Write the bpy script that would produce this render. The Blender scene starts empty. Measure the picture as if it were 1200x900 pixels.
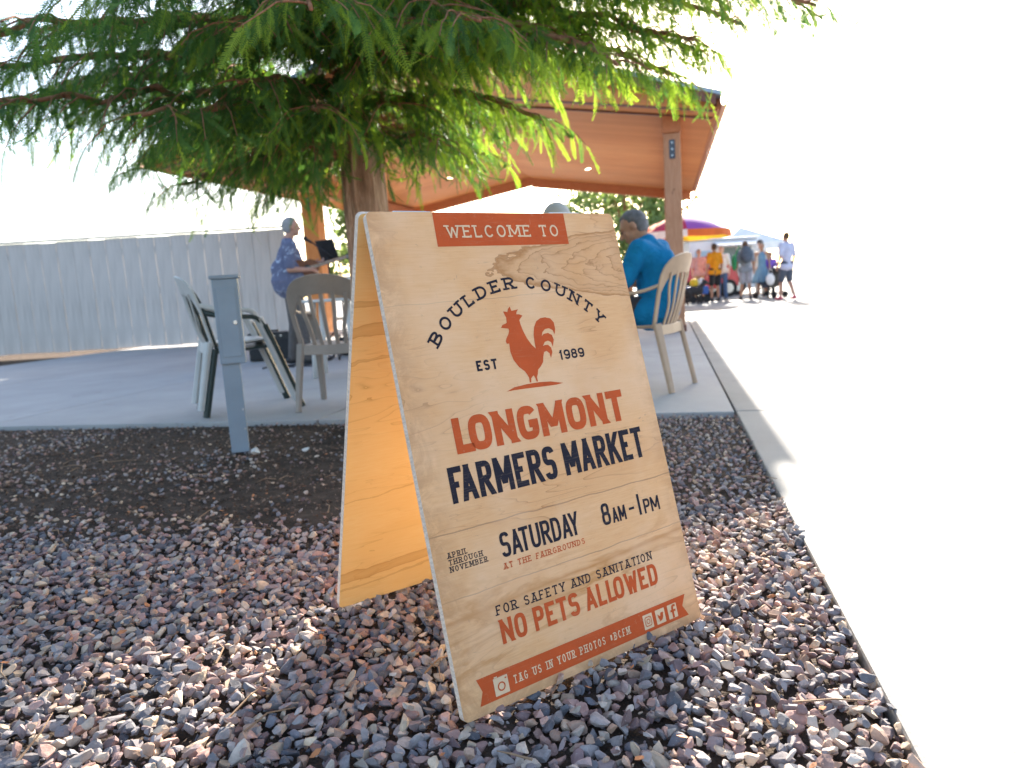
import bpy, bmesh, math, random
import numpy as np
from mathutils import Vector, Matrix, Euler, noise
from mathutils.geometry import tessellate_polygon

S = bpy.context.scene
C = S.collection
R = math.radians
random.seed(7)
rng = np.random.default_rng(7)

# ------------------------------------------------------------------ camera
CAM_H, PITCH, ROLL, FPX = 0.735, 0.1359, -0.0602, 837.1
Fv = Vector((0, math.cos(PITCH), -math.sin(PITCH)))
Rv = Vector((1, 0, 0)); Uv = Rv.cross(Fv)
R2 = math.cos(ROLL) * Rv + math.sin(ROLL) * Uv
U2 = -math.sin(ROLL) * Rv + math.cos(ROLL) * Uv
cd = bpy.data.cameras.new('camera'); cam = bpy.data.objects.new('camera', cd); C.objects.link(cam)
m = Matrix((R2, U2, -Fv)).transposed().to_4x4(); m.translation = (0, 0, CAM_H)
cam.matrix_world = m
cd.sensor_width = 36; cd.lens = FPX / 1200 * 36; cd.clip_start = 0.02; cd.clip_end = 3000
cd.dof.use_dof = True; cd.dof.focus_distance = 1.38; cd.dof.aperture_fstop = 4.5
S.camera = cam

# ------------------------------------------------------------------ light
SUN_AZ, SUN_EL = 15.3, 23.0            # azimuth clockwise from +Y
w = bpy.data.worlds.new('World'); S.world = w; w.use_nodes = True
nt = w.node_tree
sky = nt.nodes.new('ShaderNodeTexSky'); sky.sky_type = 'NISHITA'; sky.sun_disc = False
sky.sun_elevation = R(SUN_EL); sky.sun_rotation = R(SUN_AZ)
sky.air_density = 1.0; sky.dust_density = 2.0; sky.ozone_density = 1.0
nt.links.new(sky.outputs[0], nt.nodes['Background'].inputs[0])
nt.nodes['Background'].inputs[1].default_value = 0.12
sl = bpy.data.lights.new('sun', 'SUN'); sl.energy = 5.0; sl.angle = R(0.55); sl.color = (1.0, 0.93, 0.82)
so = bpy.data.objects.new('sun', sl); C.objects.link(so)
sd = Vector((math.sin(R(SUN_AZ)) * math.cos(R(SUN_EL)), math.cos(R(SUN_AZ)) * math.cos(R(SUN_EL)), math.sin(R(SUN_EL))))
so.rotation_euler = sd.to_track_quat('Z', 'Y').to_euler()
S.view_settings.view_transform = 'Standard'; S.view_settings.look = 'None'
S.view_settings.exposure = 2.15; S.view_settings.gamma = 1.0
S.cycles.max_bounces = 8; S.cycles.diffuse_bounces = 5; S.cycles.transparent_max_bounces = 12
S.cycles.sample_clamp_indirect = 8.0

# ------------------------------------------------------------------ helpers
def tag(o, label=None, cat=None, group=None, kind=None):
    if label: o['label'] = label
    if cat: o['category'] = cat
    if group: o['group'] = group
    if kind: o['kind'] = kind
    return o

def empty(name, loc=(0, 0, 0), rz=0.0, label=None, cat=None, group=None, kind=None):
    o = bpy.data.objects.new(name, None); C.objects.link(o)
    o.location = loc; o.rotation_euler = (0, 0, rz); o.empty_display_size = 0.05
    return tag(o, label, cat, group, kind)

def link_mesh(name, me, mats, parent=None, loc=None, rz=0.0):
    o = bpy.data.objects.new(name, me); C.objects.link(o)
    if mats is not None and len(me.materials) == 0:
        for mm in (mats if isinstance(mats, (list, tuple)) else [mats]): me.materials.append(mm)
    if parent: o.parent = parent
    if loc is not None: o.location = loc
    o.rotation_euler = (0, 0, rz)
    return o

def from_bm(name, bm, mats, parent=None, loc=None, rz=0.0, smooth=False):
    bmesh.ops.recalc_face_normals(bm, faces=bm.faces)
    me = bpy.data.meshes.new(name); bm.to_mesh(me); bm.free()
    if smooth: me.polygons.foreach_set('use_smooth', [True] * len(me.polygons))
    return link_mesh(name, me, mats, parent, loc, rz)

def from_np(name, V, Fc, mats, parent=None, smooth=False):
    me = bpy.data.meshes.new(name)
    V = np.asarray(V, np.float32); Fc = np.asarray(Fc, np.int32)
    k = Fc.shape[1]
    me.vertices.add(len(V)); me.vertices.foreach_set('co', V.ravel())
    me.loops.add(Fc.size); me.loops.foreach_set('vertex_index', Fc.ravel())
    me.polygons.add(len(Fc)); me.polygons.foreach_set('loop_start', np.arange(0, Fc.size, k, dtype=np.int32))
    me.polygons.foreach_set('use_smooth', np.full(len(Fc), smooth))
    me.update(calc_edges=True)
    return link_mesh(name, me, mats, parent)

def copy_tree(o, parent=None):
    c = o.copy(); C.objects.link(c); c.parent = parent
    for ch in list(o.children): copy_tree(ch, c)
    return c

def bx(bm, size, loc, rot=None, bev=0.0, mi=0):
    r = bmesh.ops.create_cube(bm, size=1.0)
    M_ = Matrix.Translation(loc) @ (rot.to_matrix().to_4x4() if rot else Matrix.Identity(4)) @ Matrix.Diagonal((*size, 1))
    bmesh.ops.transform(bm, matrix=M_, verts=r['verts'])
    fs = list({f for v in r['verts'] for f in v.link_faces})
    for f in fs: f.material_index = mi
    if bev > 0:
        es = list({e for v in r['verts'] for e in v.link_edges})
        bmesh.ops.bevel(bm, geom=es, offset=bev, segments=2, affect='EDGES', profile=0.6)

def box_obj(name, size, loc, mat_, parent=None, rot=None, bev=0.004):
    bm = bmesh.new(); bx(bm, size, loc, rot, bev)
    return from_bm(name, bm, mat_, parent)

def tube(bm, pts, rad, n=8, cap=True):
    pts = [Vector(p) for p in pts]
    if not isinstance(rad, (list, tuple)): rad = [rad] * len(pts)
    rings = []; prev = None
    for i, p in enumerate(pts):
        t = (pts[min(i + 1, len(pts) - 1)] - pts[max(i - 1, 0)]).normalized()
        if prev is None: a = t.orthogonal().normalized()
        else: a = (prev - t * prev.dot(t)).normalized()
        prev = a; b = t.cross(a)
        rings.append([bm.verts.new(p + (a * math.cos(2 * math.pi * k / n) + b * math.sin(2 * math.pi * k / n)) * rad[i]) for k in range(n)])
    for r0, r1 in zip(rings, rings[1:]):
        for k in range(n): bm.faces.new((r0[k], r0[(k + 1) % n], r1[(k + 1) % n], r1[k]))
    if cap: bm.faces.new(rings[0][::-1]); bm.faces.new(rings[-1])

def sweep(bm, pts, wid, thk, side):
    """rectangular section with rounded corners swept on a path; wid along `side`, thk across"""
    pts = [Vector(p) for p in pts]; n = len(pts)
    if not isinstance(wid, (list, tuple)): wid = [wid] * n
    if not isinstance(thk, (list, tuple)): thk = [thk] * n
    if not isinstance(side, list): side = [side] * n
    rings = []
    for i, p in enumerate(pts):
        t = (pts[min(i + 1, n - 1)] - pts[max(i - 1, 0)]).normalized()
        s = Vector(side[i]); s = (s - t * s.dot(t)).normalized(); q = t.cross(s)
        ww, tt = wid[i] / 2, thk[i] / 2; c = min(ww, tt) * 0.45
        prof = [(ww, tt - c), (ww - c, tt), (-ww + c, tt), (-ww, tt - c), (-ww, -tt + c), (-ww + c, -tt), (ww - c, -tt), (ww, -tt + c)]
        rings.append([bm.verts.new(p + s * a + q * b) for a, b in prof])
    for r0, r1 in zip(rings, rings[1:]):
        for k in range(8): bm.faces.new((r0[k], r0[(k + 1) % 8], r1[(k + 1) % 8], r1[k]))
    bm.faces.new(rings[0][::-1]); bm.faces.new(rings[-1])

def catmull(P, n=6):
    P = [Vector(p) for p in P]; out = []
    Q = [2 * P[0] - P[1]] + P + [2 * P[-1] - P[-2]]
    for i in range(1, len(Q) - 2):
        for k in range(n):
            t = k / n; a, b, c, d = Q[i - 1:i + 3]
            out.append(0.5 * ((2 * b) + (c - a) * t + (2 * a - 5 * b + 4 * c - d) * t * t + (3 * b - a - 3 * c + d) * t ** 3))
    out.append(P[-1]); return out

# ------------------------------------------------------------------ materials
class N:
    def __init__(s, name):
        s.m = bpy.data.materials.new(name); s.m.use_nodes = True
        s.t = s.m.node_tree; s.b = s.t.nodes['Principled BSDF']
    def n(s, typ, **kw):
        o = s.t.nodes.new(typ)
        for k, v in kw.items():
            if k in o.inputs: o.inputs[k].default_value = v
            else: setattr(o, k, v)
        return o
    def l(s, a, b): s.t.links.new(a, b)
    def co(s, scale=(1, 1, 1), kind='Object', rot=(0, 0, 0)):
        tc = s.n('ShaderNodeTexCoord'); mp = s.n('ShaderNodeMapping')
        mp.inputs['Scale'].default_value = scale; mp.inputs['Rotation'].default_value = rot
        s.l(tc.outputs[kind], mp.inputs[0]); return mp.outputs[0]
    def noise(s, vec, scale, detail=4, rough=0.55, dist=0.0):
        o = s.n('ShaderNodeTexNoise'); s.l(vec, o.inputs['Vector'])
        o.inputs['Scale'].default_value = scale; o.inputs['Detail'].default_value = detail
        o.inputs['Roughness'].default_value = rough; o.inputs['Distortion'].default_value = dist
        return o.outputs[0]
    def ramp(s, fac, stops):
        o = s.n('ShaderNodeValToRGB'); s.l(fac, o.inputs[0]); e = o.color_ramp.elements
        while len(e) < len(stops): e.new(0.5)
        for i, (p, c) in enumerate(stops):
            e[i].position = p; e[i].color = (c, c, c, 1) if isinstance(c, (int, float)) else (*c, 1)
        return o.outputs[0]
    def mix(s, fac, a, b, mode='MIX'):
        o = s.n('ShaderNodeMix', data_type='RGBA', blend_type=mode)
        for idx, v in ((0, fac), (6, a), (7, b)):
            if isinstance(v, (int, float)): o.inputs[idx].default_value = v
            elif isinstance(v, tuple): o.inputs[idx].default_value = (*v[:3], 1)
            else: s.l(v, o.inputs[idx])
        return o.outputs[2]
    def math(s, op, a, b=0.0, c=0.0):
        o = s.n('ShaderNodeMath', operation=op)
        for i, v in enumerate((a, b, c)):
            if isinstance(v, (int, float)): o.inputs[i].default_value = v
            else: s.l(v, o.inputs[i])
        return o.outputs[0]
    def bump(s, h, strength=0.3, dist=0.01):
        o = s.n('ShaderNodeBump'); s.l(h, o.inputs['Height'])
        o.inputs['Strength'].default_value = strength; o.inputs['Distance'].default_value = dist
        s.l(o.outputs[0], s.b.inputs['Normal'])
    def base(s, c, rough=0.6, metal=0.0, spec=0.5):
        if isinstance(c, tuple): s.b.inputs['Base Color'].default_value = (*c, 1)
        else: s.l(c, s.b.inputs['Base Color'])
        s.b.inputs['Roughness'].default_value = rough; s.b.inputs['Metallic'].default_value = metal
        s.b.inputs['Specular IOR Level'].default_value = spec
        return s.m

def scl(c, k): return tuple(min(1, x * k) for x in c)

def simple(name, col, rough=0.6, var=0.18, ns=8.0, bump=0.15, bs=60.0, bd=0.003, metal=0.0, spec=0.4, stretch=(1, 1, 1)):
    n = N(name); v = n.co(stretch); f = n.noise(v, ns, 5)
    c = n.ramp(f, [(0.25, scl(col, 1 - var)), (0.75, scl(col, 1 + var))])
    n.base(c, rough, metal, spec)
    if bump: n.bump(n.noise(v, bs, 4), bump, bd)
    return n.m

def plastic(name, col):
    n = N(name); v = n.co(); f = n.noise(v, 5, 6, 0.65)
    c = n.ramp(f, [(0.3, scl(col, 0.82)), (0.7, scl(col, 1.08))])
    n.base(c, 0.48, 0, 0.4); n.bump(n.noise(v, 250, 2), 0.12, 0.001); return n.m

def cloth(name, col, var=0.12):
    n = N(name); v = n.co(); f = n.noise(v, 9, 4)
    c = n.ramp(f, [(0.3, scl(col, 1 - var)), (0.7, scl(col, 1 + var))])
    n.base(c, 0.9, 0, 0.15)
    h = n.math('ADD', n.math('MULTIPLY', n.noise(v, 11, 3, 0.5, 1.2), 1.0), n.math('MULTIPLY', n.noise(v, 500, 2), 0.05))
    n.bump(h, 0.7, 0.03); return n.m

def leaf_mat(name, cols, transl=0.45):
    n = N(name); v = n.co(); f = n.noise(v, 6.0, 3)
    c = n.ramp(f, [(0.3, cols[0]), (0.55, cols[1]), (0.75, cols[2])])
    n.base(c, 0.55, 0, 0.3)
    tr = n.n('ShaderNodeBsdfTranslucent'); n.l(n.mix(1.0, c, (1.0, 1.0, 0.55), 'MULTIPLY'), tr.inputs[0])
    mx = n.n('ShaderNodeMixShader'); mx.inputs[0].default_value = transl
    n.l(n.b.outputs[0], mx.inputs[1]); n.l(tr.outputs[0], mx.inputs[2])
    n.l(mx.outputs[0], n.t.nodes['Material Output'].inputs[0]); return n.m

def timber(name, a, b, rough=0.6, sc=(1, 1, 1)):
    n = N(name); v = n.co(sc); f = n.noise(v, 3.0, 5, 0.6, 1.5)
    g = n.ramp(n.math('FRACT', n.math('MULTIPLY', n.noise(v, 1.2, 3, 0.5, 0.8), 9.0)), [(0, 0.0), (0.5, 1.0), (1, 0.2)])
    c = n.mix(n.math('ADD', n.math('MULTIPLY', g, 0.5), n.math('MULTIPLY', f, 0.5)), a, b)
    kn = n.ramp(n.noise(n.co((1, 1, 0.6)), 7.0, 2), [(0.72, 0.0), (0.76, 0.7)])
    c = n.mix(kn, c, scl(b, 0.35))
    n.base(c, rough, 0, 0.3); n.bump(f, 0.25, 0.003); return n.m

def plywood(name, pale, tan, dark, warm=False):
    """panel local axes: x along the width, z up the board"""
    n = N(name); tc = n.co((1, 1, 1))
    st = n.co((1.0, 1.0, 6.5))
    st2 = n.co((2.0, 1.0, 34.0))
    broad = n.noise(st, 2.0, 3, 0.5, 0.6)
    rings = n.math('FRACT', n.math('MULTIPLY', broad, 11.0))
    edge = n.ramp(rings, [(0.0, 1.0), (0.06, 0.35), (0.2, 0.06), (0.85, 0.0), (1.0, 0.0)])
    zone = n.ramp(n.noise(n.co((1.1, 1, 2.6)), 2.6, 2, 0.4, 0.4), [(0.47, 0.0), (0.60, 1.0)])
    fine = n.noise(st2, 9.0, 6, 0.7)
    c = n.mix(n.ramp(fine, [(0.3, 0.0), (0.75, 1.0)]), pale, tan)
    c = n.mix(n.math('MULTIPLY', zone, 0.45), c, tan)
    c = n.mix(n.math('MULTIPLY', n.math('MULTIPLY', edge, zone), 0.7), c, dark)
    blot = n.ramp(n.noise(tc, 5.0, 5, 0.6), [(0.35, 0.0), (0.7, 1.0)])
    c = n.mix(n.math('MULTIPLY', blot, 0.35), c, tan)
    n.c = c; n.fine = fine; n.tc = tc
    return n

# ------------------------------------------------------------------ pavilion axes
PA = R(12.5)
A = Vector((math.sin(PA), math.cos(PA), 0)); L = Vector((math.cos(PA), -math.sin(PA), 0))
def PL(lat, al, z): return L * lat + A * al + Vector((0, 0, z))

# ------------------------------------------------------------------ ground
m_soil = simple('soil', (0.075, 0.055, 0.042), 0.95, 0.5, 14, 0.9, 60, 0.02, spec=0.1)
def concrete(name, col, bs=90):
    n = N(name); v = n.co()
    f = n.noise(v, 1.3, 6, 0.65); g = n.noise(v, 160, 3, 0.7)
    c = n.ramp(f, [(0.25, scl(col, 0.82)), (0.75, scl(col, 1.1))])
    c = n.mix(n.ramp(g, [(0.30, 0.5), (0.42, 0.0)]), c, scl(col, 0.62))
    sp = n.ramp(n.noise(v, 3.1, 4, 0.7, 1.0), [(0.62, 0.0), (0.7, 0.35)])
    c = n.mix(sp, c, scl(col, 0.6))
    n.base(c, 0.85, 0, 0.25); n.bump(n.noise(v, bs, 5), 0.35, 0.004); return n.m
m_conc = concrete('patio_concrete', (0.36, 0.35, 0.34))
m_curb = concrete('curb_concrete', (0.28, 0.268, 0.25))
m_road = concrete('road_surface', (0.27, 0.258, 0.24), 60)

def sheet(name, corners, mat_, kind='structure'):
    me = bpy.data.meshes.new(name); me.from_pydata([tuple(c) for c in corners], [], [tuple(range(len(corners)))])
    o = link_mesh(name, me, mat_); tag(o, kind=kind); return o
sheet('ground', [(-900, -300, -0.06), (900, -300, -0.06), (900, 1800, -0.06), (-900, 1800, -0.06)], m_soil)
# road: everything right of the kerb strip and all the lot beyond the patio
m_lot = m_road
bm = bmesh.new()
def quad(bm, pts): bm.faces.new([bm.verts.new(p) for p in pts])
quad(bm, [PL(0.933, -60, -0.012), PL(500, -60, -0.012), PL(500, 700, -0.012), PL(0.933, 700, -0.012)])
quad(bm, [PL(-500, 24.0, -0.012), PL(0.95, 24.0, -0.012), PL(0.95, 700, -0.012), PL(-500, 700, -0.012)])
road = from_bm('road', bm, m_road); tag(road, kind='structure')

# kerb strip of concrete flags
walk = empty('concrete_edging', PL(0.343, 0, 0), -PA, kind='structure')
ee = [-1.5, 0.9, 3.95, 6.95, 9.95, 12.95, 15.95, 18.95, 21.95, 24.0]
for a0, a1 in zip(ee, ee[1:]):
    box_obj('edging_slab', (0.578, a1 - a0 - 0.012, 0.14), (0.295, (a0 + a1) / 2, -0.07), m_curb, walk, bev=0.008)
patio = empty('patio', PL(0, 3.93, 0), -PA, kind='structure')
bm = bmesh.new(); bx(bm, (10.4, 20.0, 0.05), (-4.85, 10.04, -0.085)); from_bm('bedding', bm, m_soil, patio)
xs = [0.345, -2.1, -4.6, -7.1, -9.9]; ys = [0, 2.9, 5.8, 6.35, 9.3, 12.2, 15.2, 20.0]
for x0, x1 in zip(xs[1:], xs):
    for y0, y1 in zip(ys, ys[1:]):
        box_obj('paving_slab', (x1 - x0 - 0.012, y1 - y0 - 0.012, 0.14), ((x0 + x1) / 2, (y0 + y1) / 2, -0.071), m_conc, patio, bev=0.007)

# gravel ------------------------------------------------------------
def stone_templates(sub, k):
    out = []
    for i in range(k):
        bm = bmesh.new(); bmesh.ops.create_icosphere(bm, subdivisions=sub, radius=1.0)
        V = np.array([v.co[:] for v in bm.verts]); F = np.array([[v.index for v in f.verts] for f in bm.faces]); bm.free()
        for _ in range(13):
            nrm = rng.normal(size=3); nrm /= np.linalg.norm(nrm); d = rng.uniform(0.30, 0.66)
            ex = V @ nrm - d; V = V - np.outer(np.clip(ex, 0, None), nrm)
        V *= 1 + rng.normal(0, 0.03, (len(V), 1))
        V *= np.array([rng.uniform(1.0, 1.45), rng.uniform(0.85, 1.1), rng.uniform(0.55, 0.85)])
        out.append((V, F))
    return out
PAL = np.array([1.20, 1.06, 0.95]) * np.array([(.15, .16, .19), (.11, .12, .145), (.21, .21, .235), (.30, .21, .20), (.37, .28, .23), (.26, .22, .23),
                (.40, .37, .34), (.17, .13, .14), (.33, .23, .21), (.24, .24, .26), (.46, .39, .31), (.30, .29, .30)])
def rotmats(n):
    yaw = rng.uniform(0, 2 * np.pi, n); tx = rng.normal(0, 0.38, n); ty = rng.normal(0, 0.38, n)
    cz, sz = np.cos(yaw), np.sin(yaw); cx, sx = np.cos(tx), np.sin(tx); cy, sy = np.cos(ty), np.sin(ty)
    z0, z1 = np.zeros(n), np.ones(n)
    Rz = np.stack([cz, -sz, z0, sz, cz, z0, z0, z0, z1], 1).reshape(n, 3, 3)
    Rx = np.stack([z1, z0, z0, z0, cx, -sx, z0, sx, cx], 1).reshape(n, 3, 3)
    Ry = np.stack([cy, z0, sy, z0, z1, z0, -sy, z0, cy], 1).reshape(n, 3, 3)
    return Rx @ Ry @ Rz
def vnoise(x, y, s, seed=0.0):
    return np.array([noise.noise((a * s, b * s, seed)) for a, b in zip(x, y)])
g_stone = N('gravel_stone'); at = g_stone.n('ShaderNodeAttribute', attribute_name='stone')
v = g_stone.co(); f = g_stone.noise(v, 55, 5, 0.7); f2 = g_stone.noise(v, 260, 3, 0.7)
c = g_stone.mix(1.0, at.outputs[0], g_stone.ramp(f, [(0.3, 0.72), (0.7, 1.22)]), 'MULTIPLY')
c = g_stone.mix(g_stone.ramp(f2, [(0.62, 0.0), (0.72, 0.5)]), c, (0.5, 0.45, 0.42))
g_stone.base(c, 0.85, 0, 0.2); g_stone.bump(f2, 0.35, 0.002)

def scatter(name, pts, sizes, zc, sub, cols, k=14):
    T = stone_templates(sub, k); n = len(pts); ti = rng.integers(0, k, n); RM = rotmats(n)
    nv = len(T[0][0]); nf = len(T[0][1])
    TV = np.stack([t[0] for t in T])[ti]
    V = np.einsum('nij,nkj->nki', RM, TV) * sizes[:, None, None]
    V += np.stack([pts[:, 0], pts[:, 1], zc], 1)[:, None, :]
    TF = np.stack([t[1] for t in T])[ti] + (np.arange(n) * nv)[:, None, None]
    o = from_np(name, V.reshape(-1, 3), TF.reshape(-1, 3), g_stone.m)
    at = o.data.attributes.new('stone', 'FLOAT_COLOR', 'POINT')
    cc = np.ones((n * nv, 4), np.float32); cc[:, :3] = np.repeat(cols, nv, 0); at.data.foreach_set('color', cc.ravel())
    return tag(o, kind='stuff')
def gravel_layer(name, y0, y1, sp, r_lo, r_hi, sub, zoff, keep=1.0):
    ys = np.arange(y0, y1, sp); P = []
    for yy in ys:
        hw = 0.80 * yy + 0.35; xx = np.arange(-hw, hw, sp)
        P.append(np.stack([xx + rng.uniform(-.45, .45, len(xx)) * sp, yy + rng.uniform(-.45, .45, len(xx)) * sp], 1))
    P = np.concatenate(P)
    lat = P @ np.array([L.x, L.y]); al = P @ np.array([A.x, A.y])
    ok = ((lat < 0.352) & (al < 3.90)) & (rng.random(len(P)) < keep)
    P, lat, al = P[ok], lat[ok], al[ok]
    # soil showing through on the far left
    bare = np.clip((al - 1.75) / 0.6, 0, 1) * np.clip((-0.22 - lat) / 0.4, 0, 1)
    nn = vnoise(P[:, 0], P[:, 1], 1.7) * 0.5 + vnoise(P[:, 0], P[:, 1], 5.0, 3.0) * 0.4
    ok = rng.random(len(P)) > np.clip(bare * (0.90 + nn), 0, 0.95)
    P, al = P[ok], al[ok]; n = len(P)
    sz = r_lo + (r_hi - r_lo) * rng.beta(1.6, 2.6, n); sz *= 1 - 0.22 * np.clip((al - 2) / 1.5, 0, 1)
    cols = PAL[rng.integers(0, len(PAL), n)] * rng.uniform(0.75, 1.2, (n, 1))
    z = zoff + rng.normal(0, 0.0035, n) + 0.008 * vnoise(P[:, 0], P[:, 1], 2.2, 9)
    return scatter(name, P, sz, z, sub, cols)
gravel_layer('gravel', 0.72, 2.3, 0.0226, 0.0105, 0.0245, 2, -0.014)
gravel_layer('gravel', 0.72, 2.0, 0.048, 0.010, 0.019, 2, 0.003, 0.8)
gravel_layer('fine_gravel', 0.72, 2.3, 0.017, 0.004, 0.009, 1, -0.020, 0.7)
gravel_layer('gravel', 2.3, 4.9, 0.027, 0.0115, 0.0215, 1, -0.016)
gravel_layer('gravel', 2.0, 4.9, 0.060, 0.009, 0.016, 1, -0.002, 0.7)
# brown mulch and crumbs of soil on the left part of the bed
n_ = 26000; yy_ = rng.uniform(1.6, 4.9, n_); P = np.stack([rng.uniform(-1, 1, n_) * (0.8 * yy_ + .3), yy_], 1)
lat = P @ np.array([L.x, L.y]); al = P @ np.array([A.x, A.y])
ok = (al < 3.9) & (lat < -0.15) & (rng.random(n_) < np.clip((al - 1.6) / 0.7, 0, 1) * np.clip((-0.15 - lat) / 0.4, 0, 1)); P = P[ok]; n_ = len(P)
mcol = np.array([(.10, .065, .045), (.16, .10, .07), (.07, .05, .038), (.22, .15, .11), (.13, .085, .06)])[rng.integers(0, 5, n_)] * rng.uniform(.7, 1.3, (n_, 1))
scatter('mulch', P, rng.uniform(.003, .012, n_), -0.022 + 0.006 * vnoise(P[:, 0], P[:, 1], 3.0, 5) + rng.uniform(0, .004, n_), 1, mcol)
bm = bmesh.new()
quad(bm, [PL(-8, -3, -0.03), PL(0.345, -3, -0.03), PL(0.345, 3.92, -0.03), PL(-8, 3.92, -0.03)])
gb = from_bm('planting_bed', bm, m_soil); tag(gb, kind='structure')
# fallen twigs and needles
m_twig = simple('dry_twig', (0.24, 0.15, 0.09), 0.85, 0.3, 20, 0.3, 80)
bm = bmesh.new()
for i in range(150):
    yy = random.uniform(0.95, 3.9); xx = random.uniform(-0.8 * yy - .2, 0.8 * yy + .2); p = Vector((xx, yy, 0))
    if p.dot(L) > 0.3 or p.dot(A) > 3.88: continue
    if yy < 2.2 and random.random() < 0.6: continue
    a = random.uniform(0, 6.28); ln = random.uniform(0.03, 0.16); z = random.uniform(0.002, 0.014)
    d = Vector((math.cos(a), math.sin(a), 0)); s_ = Vector((-d.y, d.x, 0)) * ln * random.uniform(-.15, .15)
    tube(bm, [p + Vector((0, 0, z)), p + d * ln * .5 + s_ + Vector((0, 0, z + .006)), p + d * ln + Vector((0, 0, z - .003))], [0.0022, 0.0017, 0.0008], 5)
tag(from_bm('fallen_twigs', bm, m_twig), kind='stuff')
m_dleaf = simple('dead_leaf', (0.42, 0.16, 0.06), 0.7, 0.4, 30, 0.3, 90)
bm = bmesh.new()
for i in range(260):
    yy = random.uniform(0.95, 3.9); xx = random.uniform(-0.8 * yy, 0.8 * yy); p = Vector((xx, yy, random.uniform(0.004, 0.014)))
    if p.dot(L) > 0.3 or p.dot(A) > 3.88: continue
    E_ = Euler((random.uniform(-.5, .5), random.uniform(-.5, .5), random.uniform(0, 6.28))).to_matrix(); s_ = random.uniform(0.005, 0.011)
    vs = [bm.verts.new(p + E_ @ Vector(q) * s_) for q in ((-1, 0, 0), (-.3, .55, .12), (.6, .4, .1), (1.2, 0, .3), (.5, -.45, .1), (-.4, -.5, .15))]
    bm.faces.new(vs)
tag(from_bm('dead_leaves', bm, m_dleaf), kind='stuff')
# two pale cobbles near the patio edge
m_cob = simple('pale_cobble', (0.55, 0.53, 0.50), 0.8, 0.12, 20, 0.4, 70)
for (x, y, s_, lab) in ((-1.27, 3.42, 0.040, 'white angular stone lying alone on the dark soil near the patio edge'), (-1.02, 3.40, 0.026, 'small tan stone beside the plywood board on the dark soil')):
    V, F = stone_templates(2, 1)[0]
    o = from_np('loose_stone', V * s_, F, m_cob); o.location = (x, y, 0.008); tag(o, lab, 'stone')

# ------------------------------------------------------------------ sandwich board
YAW, LEAN, LEAN2 = 0.5925, 0.2601, 0.3495
SW, SL, TH = 0.5968, 0.9150, 0.015
ply = plywood('sign_plywood', (0.78, 0.45, 0.228), (0.67, 0.33, 0.14), (0.30, 0.12, 0.04))
n = ply; c = n.c
# long hairline checks in the veneer at fixed heights, scratches, grime near the edges
sep = n.n('ShaderNodeSeparateXYZ'); n.l(n.tc, sep.inputs[0]); X, Z = sep.outputs[0], sep.outputs[2]
wob = n.math('MULTIPLY', n.math('SUBTRACT', n.noise(n.co((3, 1, 3)), 3.0, 3), 0.5), 0.012)
zz = n.math('ADD', Z, wob)
for z0, slope, wd, amt in ((0.3185, 0.0, 0.0011, 0.55), (0.2035, 0.01, 0.0011, 0.5), (0.735, 0.02, .0008, 0.35)):
    d_ = n.math('ABSOLUTE', n.math('SUBTRACT', n.math('ADD', zz, n.math('MULTIPLY', X, -slope)), z0))
    c = n.mix(n.math('MULTIPLY', n.math('LESS_THAN', d_, wd), amt), c, (0.22, 0.12, 0.07))
# diagonal amber crack across the lower half
d_ = n.math('ABSOLUTE', n.math('SUBTRACT', n.math('ADD', zz, n.math('MULTIPLY', n.math('SUBTRACT', X, 0.4), -0.05)), 0.186))
c = n.mix(n.math('MULTIPLY', n.ramp(d_, [(0.0, 1.0), (0.006, 0.0)]), 0.7), c, (0.42, 0.15, 0.03))
am = n.math('MULTIPLY', n.ramp(n.noise(n.co((2.2, 1, 9), rot=(0, 0.10, 0)), 1.9, 4, 0.6, 0.8), [(0.49, 0.0), (0.56, 0.9), (0.64, 0.35)]), n.ramp(n.math('ABSOLUTE', n.math('SUBTRACT', Z, 0.13)), [(0.04, 1.0), (0.13, 0.0)]))
c = n.mix(am, c, (0.50, 0.22, 0.07))
pale = n.ramp(n.noise(n.co((1.2, 1, 1.6)), 3.0, 4, 0.6), [(0.42, 0.0), (0.66, 0.55)])
c = n.mix(pale, c, (0.80, 0.52, 0.33))
# brown-stained cathedral figure, upper right
u_ = n.math('SUBTRACT', X, 0.25); vv = n.math('SUBTRACT', zz, 0.80)
rr = n.math('SUBTRACT', n.math('MULTIPLY', u_, 0.62), n.math('MULTIPLY', n.math('MULTIPLY', vv, vv), 34.0))
rr = n.math('ADD', rr, n.math('MULTIPLY', n.math('SUBTRACT', n.noise(n.co((4, 1, 9)), 4.0, 3), 0.5), 0.10))
ins = n.ramp(rr, [(0.0, 0.0), (0.006, 1.0), (0.028, 0.25), (0.07, 0.30), (0.12, 0.15)])
c = n.mix(n.math('MULTIPLY', ins, 0.9), c, (0.40, 0.17, 0.055))
wv = n.ramp(n.math('FRACT', n.math('MULTIPLY', rr, 26.0)), [(0.0, 1.0), (0.12, 0.2), (0.4, 0.0), (1.0, 0.0)])
c = n.mix(n.math('MULTIPLY', n.math('MULTIPLY', wv, n.math('GREATER_THAN', rr, 0.0)), 0.7), c, (0.28, 0.11, 0.035))
scr = n.ramp(n.noise(n.co((26, 1, 26)), 2.2, 8, 0.85, 3.0), [(0.30, 1.0), (0.40, 0.0)])
c = n.mix(n.math('MULTIPLY', scr, 0.7), c, (0.22, 0.13, 0.09))
spk = n.ramp(n.noise(n.co((9, 1, 40)), 3.0, 6, 0.75, 0.5), [(0.24, 1.0), (0.32, 0.0)])
c = n.mix(n.math('MULTIPLY', spk, 0.75), c, (0.16, 0.09, 0.06))
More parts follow.
